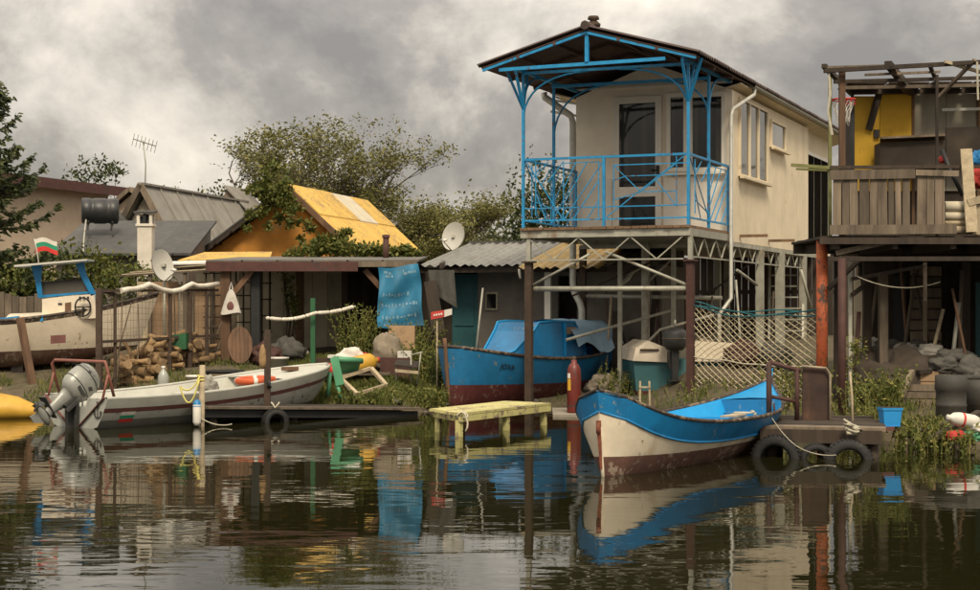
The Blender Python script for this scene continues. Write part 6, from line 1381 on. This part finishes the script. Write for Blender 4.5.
# blue flower bucket
p = W(890,438,19.2); fb = thing('flower_box', 'bright blue plastic planter box standing at the dock end', 'planter', (p.x,19.2,.3), .1); fb.scale = (.8,.8,.9)
MB().slab([(-.125,-.11,0),(.125,-.11,0),(.125,.11,0),(-.125,.11,0)], (0,0,.01)).add([(-.12,-.1,0),(.12,-.1,0),(.12,.1,0),(-.12,.1,0),(-.145,-.125,.23),(.145,-.125,.23),(.145,.125,.23),(-.145,.125,.23)], [(0,1,5,4),(1,2,6,5),(2,3,7,6),(3,0,4,7)]).build('box', 'bucket_blue', fb)
MB().bb(-.155,.155,-.135,.135,.215,.245).build('rim', 'bucket_blue', fb); MB().bb(-.14,.14,-.12,.12,.246,.25).build('soil', 'wood_dark', fb)
p = W(872,436,19.3); tag(MB().bb(p.x-.28,p.x+.22,19.1,19.45,.25,.30).build('red_board', 'maroon'), 'flat dull red board under the blue planter', 'board')

# ------------------------------------------------------------------ weeds, reeds, grass
def weed_clump(name, lab, base, n, hgt, spread, m, seed, lf=1.0, group=None, cat='plant'):
    rnd = random.Random(seed); T = thing(name, lab, cat, base, 0, group); st = MB(); lv = MB()
    for k in range(n):
        a = rnd.random()*6.28; r = spread*math.sqrt(rnd.random()); b0 = Vector((r*math.cos(a),r*math.sin(a)*.6,-.05)); h_ = hgt*rnd.uniform(.55,1.1); d = Vector((rnd.gauss(0,.18),rnd.gauss(0,.18),1))
        pts = [b0+Vector((d.x*t*t*h_*1.3,d.y*t*t*h_,t*h_)) for t in (0,.35,.7,1)]; st.tube(pts, [.007,.006,.005,.003], 3, caps=False)
        for q in range(int(22*lf)):
            t = rnd.uniform(.15,1); p = pts[min(2,int(t*3))].lerp(pts[min(3,int(t*3)+1)], rnd.random()); leaf(lv, p, rnd.uniform(.028,.07), rnd)
    tag(st.build('stem', m, T), kind='stuff'); lv.build('foliage', m, T); return T
weed_clump('potted_weed', 'tall yellow-green weeds growing behind the blue planter', (X(886,19.8),19.7,.30), 70, .70, .2, 'weed', 71, .8)
weed_clump('shore_weed', 'yellow-green weeds left of the blue planter by red post', (X(858,20.6),20.6,gz(X(858,20.6),20.6)), 34, .85, .32, 'weed', 72)
weed_clump('shore_weed', 'low tangled weeds hanging to the water right of the planter', (X(913,19.6),19.3,.05), 60, .42, .36, 'weed', 73)
weed_clump('shore_weed', 'sparse weeds at the foot of the diamond net', (X(720,24.6),24.6,.15), 40, .5, .7, 'weed', 74)
weed_clump('shore_weed', 'weeds behind the rusty panel by the orange post', (X(790,22.6),22.6,gz(X(790,22.6),22.6)), 44, .75, .55, 'weed', 75)
weed_clump('shore_weed', 'dry weeds at the waterside beside white bottle junk', (X(945,19),18.95,.05), 36, .35, .4, 'weed', 76)
weed_clump('garden_weed', 'thick yellow-green weeds around the dark folding chair', (X(424,28.0),28.0,gz(X(424,28.0),28.0)), 90, .7, .5, 'weed', 77, 1.2)
weed_clump('garden_weed', 'tall leafy weeds below the blue banner', (X(415,28.4),28.4,gz(X(415,28.4),28.4)), 60, .9, .45, 'weed', 78, 1.3)
weed_clump('garden_weed', 'olive weeds standing beside the cream garland end', (X(360,28.9),28.9,gz(X(360,28.9),28.9)), 70, 1.15, .4, 'weed', 79, 1.3)
weed_clump('garden_weed', 'dark green weeds at the small red sign', (X(445,27.4),27.4,gz(X(445,27.4),27.4)), 40, .75, .3, 'leaf_dark', 80, 1.3)
weed_clump('garden_weed', 'weeds in the pen corner by the brown post', (X(104,26.6),26.6,gz(X(104,26.6),26.6)), 22, .5, .2, 'weed', 81, .8)
weed_clump('shore_weed', 'weeds between teal boat and the blue boat stern', (X(612,27.4),27.4,gz(X(612,27.4),27.4)), 40, .6, .5, 'weed', 82, .9)
rg = random.Random(5); gr_ = MB()
def blade(x, y, h_):
    z = gz(x, y)
    if z < .06: return
    a = rg.random()*6.28; wv = Vector((math.cos(a),math.sin(a),0))*.010; ln = Vector((rg.gauss(0,.35),rg.gauss(0,.35),1)); p = Vector((x,y,z-.02))
    gr_.add([p-wv, p+wv, p+Vector((ln.x*h_*.4,ln.y*h_*.4,h_*.6))+wv*.7, p+Vector((ln.x*h_,ln.y*h_,h_)), p+Vector((ln.x*h_*.4,ln.y*h_*.4,h_*.6))-wv*.7], [(0,1,2,3,4)])
cnt = 0
for k in range(75000):
    x = rg.uniform(-3.9,.2); y = rg.uniform(25.4,30.5); dn_ = noise.noise((x*1.4,y*1.4,7))
    if rg.random() < .62+.6*dn_: blade(x, y, rg.uniform(.05,.17)*(1.15+.9*dn_))
for k in range(16000):
    x = rg.uniform(.2,9.5); y = ys(x)+rg.uniform(-.1,4.5); dn_ = noise.noise((x*1.4,y*1.4,7))
    if rg.random() < (.3+.8*dn_)*(1 if x > 4.8 else .35): blade(x, y, rg.uniform(.05,.2)*(1+.8*dn_))
for k in range(9000):
    x = rg.uniform(-10,-3.9); y = ys(x)+rg.uniform(0,4.5)
    if noise.noise((x*1.2,y*1.2,3)) > .0: blade(x, y, rg.uniform(.05,.16))
tag(gr_.build('grass', 'grass_blade'), 'rough yellow-green grass over the bank', 'grass', kind='stuff')

# ------------------------------------------------------------------ stones and junk
rs_ = random.Random(44); sm_ = []
for v in range(4):
    me = crumple((0,0,0), .5,.45,.32, v*3.7+1, n=7, amp=.5).mesh('stone'); me.materials.append(MT['stone']); sm_.append(me)
def stones(n, fn, lab, grp, s0, s1):
    for k in range(n):
        x, y = fn(); o = bpy.data.objects.new('stone', sm_[k%4]); COL.objects.link(o); s = rs_.uniform(s0,s1); o.scale = (s,s,s*.8); o.rotation_euler = (0,0,rs_.random()*6); o.location = (x,y,gz(x,y)+s*.12); tag(o, lab, 'stone', grp)
stones(22, lambda: (rs_.uniform(1.6,2.9), rs_.uniform(27.0,29.4)), 'grey stone in the rubble beside the blue boat stern', 'rubble beside the blue boat', .15,.42)
stones(20, lambda: (lambda x: (x, ys(x)+rs_.uniform(-.05,.35)))(rs_.uniform(-1.9,2.6)), 'small stone along the muddy shore by the blue boat', 'stones on the shore', .08,.26)
stones(26, lambda: (lambda x: (x, ys(x)+rs_.uniform(0,2.5)))(rs_.uniform(5.8,8.2)), 'dark stone on the bank under the plank house', 'stones under the plank house', .12,.4)
def jz(px, d): return gz(X(px,d), d)
def junk(px, py, d, sx, sy, sz, m, lab, sd, cat='junk', nm='junk_bundle'):
    p = W(px, py, d); z = min(max(p.z, gz(p.x,p.y)+sz*.6), gz(p.x,p.y)+.55); tag(crumple((p.x,p.y,z), sx,sy,sz, sd).build(nm, m), lab, cat)
MB().bb(.9,RX,2.2,4.2,FZ-.16,FZ-.06).build('shade_ceiling', 'wood_dark', rh); MB().bb(RX-.05,RX,.3,3.5,.3,FZ-.2).build('shade_end_wall', 'wood_dark', rh)  # ceiling and unseen end wall added to keep light from under the house
mound = tag(crumple((X(893,23),23,jz(893,23)+.12), .75,.6,.62, 61, n=24, amp=.35).build('tarp_mound', 'brown_panel'), 'big mound under a dark brown tarp below the balcony', 'heap')
for px, py, d, sx, sz, m, lab, sd in ((888,322,23.9,.22,.16,'grey_cloth','crumpled grey bag left on the dark mound',1),(905,333,23.5,.2,.13,'shade_white','pale crumpled bag in the middle of the dark mound',2),(930,338,23.2,.24,.13,'shade_white','pale plastic sheet on the right of the dark mound',3),(955,345,22.8,.30,.14,'grey_cloth','grey bundle beside the barrels under the balcony',4),(872,330,24.2,.18,.14,'shade_white','pale bag behind the weathered underhouse post',5),(918,328,23.8,.16,.12,'grey_cloth','small grey bag between pale bags on the mound',6),(945,366,22.5,.25,.14,'grey_cloth','grey rag heap above the metal drum',7),(975,372,22.0,.3,.2,'grey_cloth','grey rag heap right of the metal drum',8)):
    junk(px, py, d, sx, sx*.8, sz, m, lab, sd*2.3)
brl = thing('metal_drum', 'old weathered metal drum on the bank under the plank house', 'drum', (X(951,20.6),20.6,jz(951,20.6)-.02), 0)
MB().lathe([(0,0),(.19,0),(.2,.02),(.19,.2),(.205,.22),(.19,.24),(.19,.40),(.205,.42),(.2,.60),(.18,.61),(.18,.58),(0,.58)], (0,0,0), 20).build('drum_body', 'barrel', brl)
brl2 = thing('metal_drum', 'dented drum half hidden right of the weathered metal drum', 'drum', (X(985,20.8),21.0,jz(985,21)-.02), 0); MB().lathe([(0,0),(.19,0),(.2,.2),(.21,.21),(.2,.4),(.19,.52),(0,.52)], (0,0,0), 20).build('drum_body', 'barrel', brl2)
tag(MB().bar(W(905,345,23.6), W(892,372,23.2), .05).build('pale_stick', 'wood_pale'), 'short pale stick leaning on the dark mound', 'stick'); tag(MB().bar(W(900,398,21), W(912,372,22), .07).build('dark_stick', 'wood_grey'), 'grey branch stub standing below the dark mound', 'stick')
for k, (a, b_) in enumerate((((925,358,22.8),(965,352,22.9)),((918,372,22.4),(960,370,22.6)),((930,440,18.9),(980,412,19.6)),((925,432,19.2),(955,420,19.6)))):
    tag(MB().bar(W(*a), W(*b_), .10,.05).build('scrap_board', 'wood_dark'), ('dark scrap board across the top of the debris by the drum','dark scrap board lower in the debris by the drum','scrap board sloping to the water below the drum','short scrap board at the foot of the drum')[k], 'board')
jg = thing('white_jug', 'white plastic jug with red band lying on the right waterside', 'jug', W(963,420,19.0), .2)
MB().lathe([(0,-.2),(.07,-.19),(.085,-.14),(.085,.06),(.07,.13),(.035,.17),(.035,.21),(0,.21)], (0,0,0), 14, Matrix.Rotation(R(-80),3,'Y')).build('body', 'white_plastic', jg); MB().lathe([(.087,.0),(.087,.03)], (0,0,0), 14, Matrix.Rotation(R(-80),3,'Y')).build('band', 'red_cloth', jg)
for px, py, m, lab, sd in ((972,436,'green_plastic','pale green plastic bag at the right waterside',1),(955,436,'red_cloth','small red rag under the white jug',2),(978,428,'white_cloth','white rag beside the white jug',3)): junk(px, py, 19.0, .13,.1,.08, m, lab, sd*4.4, 'rag', 'rag')
# heap of planks and pots beside the blue boat, clutter behind the teal boat
for k in range(7):
    a = W(600+k*8, 395-k*2, 28.6+.1*k); a.z = gz(a.x,a.y); tag(MB().bar(a, a+Vector((random.uniform(-.2,.3),.3,random.uniform(.8,1.5))), .10,.025).build('leaning_board', 'wood_dark'), 'dark board leaning on the shed wall behind the stilts', 'board', 'boards leaning behind the stilts')

weed_clump('garden_weed', 'bright grass tuft right behind the black jetty', (X(375,26.3),26.3,gz(X(375,26.3),26.3)), 90, .24, .7, 'grass_blade', 90, .5)
weed_clump('garden_weed', 'grassy weeds between the green chair and motorboat bow', (X(335,26.2),26.3,gz(X(335,26.3),26.3)), 70, .22, .5, 'grass_blade', 91, .5)
weed_clump('garden_weed', 'olive weeds under the tall bow of the blue boat', (X(428,26.4),26.4,gz(X(428,26.4),26.4)), 60, .35, .35, 'weed', 92, .8)
# clutter of poles and scrap below the hut
for k, (px, d, z1, lean, m, lab) in enumerate(((604,28.8,1.9,.15,'wood_pale','pale lath leaning beside the blue boat stern'),(612,29.2,2.1,-.1,'wire','thin dark rod leaning behind the stilts'),(634,29,1.6,.2,'wood_grey','short grey lath between two pale stilts'),(655,28.6,2.0,.1,'redoxide','thin red-brown rod behind the teal boat'),(664,29.3,2.3,-.15,'wood_dark','dark pole right of the thick pale stilt'),(708,28.0,1.9,.1,'wood_dark','dark pole behind the upper corner of the net'),(742,28.6,2.2,-.08,'steel_pale','pale rod behind the middle of the net'),(770,29.0,2.0,.1,'wood_dark','dark pole before the steel stair'))):
    x = X(px, d); tag(MB().tube([(x,d,gz(x,d)-.1),(x+lean,d+.2,z1)], .022, 6).build('thin_pole', m), lab, 'pole')
for k, (px, d, s_, m, lab) in enumerate(((628,27.9,.26,'grey_cloth','dark tangled net heap left of the teal boat'),(604,27.6,.3,'sack','brown sack beside the blue boat stern'),(742,26.6,.32,'redoxide','rust-red heap behind the diamond net'),(775,26.0,.3,'grey_cloth','grey heap behind the right half of the net'),(705,27.6,.3,'sack','tan sack behind the left edge of the net'))):
    x = X(px, d); tag(crumple((x,d,gz(x,d)+s_*.6), s_,s_*.8,s_*.8, px*.17).build('junk_heap', m), lab, 'heap')
tag(MB().tube([W(742+26*math.cos(k*.35)*.9, 322+7*math.sin(k*.35), 25.6)+Vector((0,.1*math.sin(k*.35),0)) for k in range(18)], .03, 6, closed=True).build('hoop_pipe', 'white_plastic'), 'pale hoop of pipe hanging behind the diamond net', 'hoop') if False else None
# trees and bushes beyond the right edge of the place
for x, d, r, h_, lab, sd in ((10.5,36,1.6,4.2,'broad dark tree behind the right end of the plank house',101),(14.5,33,1.7,3.6,'round dark tree on the bank right of the plank house',102),(12.3,27,1.0,1.7,'low dark bush on the bank right of the plank house',103)):
    foliage_cloud('rounded_tree' if h_ > 2 else 'green_bush', lab, 'tree' if h_ > 2 else 'bush', (x,d,gz(x,d)), [(0,0,h_*.7,r,r,h_*.28),(-r*.6,0,h_*.5,r*.8,r*.8,h_*.28),(r*.6,.2,h_*.5,r*.8,r*.8,h_*.3),(0,0,h_*.28,r*1.2,r,h_*.28)], 4200, 'leaf_dark', sd, .16)

# more poles, boards and scrap in the dark under the plank house
ru = random.Random(88)
for k, (px, d, h_, ln, m, nm, lab) in enumerate(((862,23.4,1.6,.25,'wood_grey','scrap_pole','grey pole leaning beside the cream panel under the house'),(875,23.8,1.9,-.2,'wood_dark','scrap_pole','dark pole crossing behind the weathered underhouse post'),(899,24.2,1.7,.3,'wood_grey','scrap_pole','grey pole leaning before the black panel'),(909,24.6,1.9,-.1,'wood_brown','scrap_pole','brown pole upright beside the slatted shutter'),(922,23.2,1.2,.35,'wood_pale','scrap_pole','pale lath leaning across the slatted shutter'),(936,24.0,1.6,-.3,'wood_dark','scrap_pole','dark pole leaning left of the square house post'),(948,23.0,1.3,.2,'steel_pale','scrap_pole','thin pale tube above the drum'),(958,23.6,1.7,.1,'wood_grey','scrap_pole','grey pole before the teal panel'),(973,22.6,1.5,-.25,'wood_brown','scrap_pole','brown pole leaning over the grey rag heap'),(853,22.8,1.3,.12,'redoxide','scrap_pole','rusty rod beside the red house post'))):
    x = X(px, d); z = gz(x, d); tag(MB().tube([(x,d,z-.05),(x+ln*.5,d+.06,z+h_*.5),(x+ln,d+.15,z+h_)], .02+.012*ru.random(), 6).build(nm, m), lab, 'pole')
for k, (px, d, w_, h_, m, lab) in enumerate(((880,22.6,.5,.35,'wood_dark','low dark crate at the foot of the tarp mound'),(916,22.2,.55,.3,'wood_grey','grey plank crate before the tarp mound'),(934,22.6,.4,.45,'cardboard','brown carton beside the grey plank crate'),(968,22.4,.5,.4,'brown_panel','dark cabinet lying behind the dented drum'))):
    x = X(px, d); z = gz(x, d); T = thing('scrap_crate', lab, 'crate', (x,d,z-.03), ru.uniform(-.3,.3))
    for q in range(3): MB().bb(-w_/2,w_/2,-.2,-.18,q*h_/3+.006,(q+1)*h_/3-.006).build('slat', m, T)
    MB().bb(-w_/2+.01,w_/2-.01,-.178,.2,0,h_-.02).build('box', m, T)
foliage_cloud('green_bush', 'thin dark creeper climbing the red post under the plank house', 'bush', (X(852,22.2),22.2,gz(X(852,22.2),22.2)), [(0,0,.35,.25,.2,.35),(.05,0,.85,.16,.14,.35),(.3,.1,.3,.3,.2,.3)], 900, 'weed', 120, .06)
tag(MB().tube(sag(W(856,276,22.2), W(940,282,22.6), .12), .008, 5).build('washing_line', 'rope_pale'), 'slack pale line strung between posts under the plank house', 'rope')
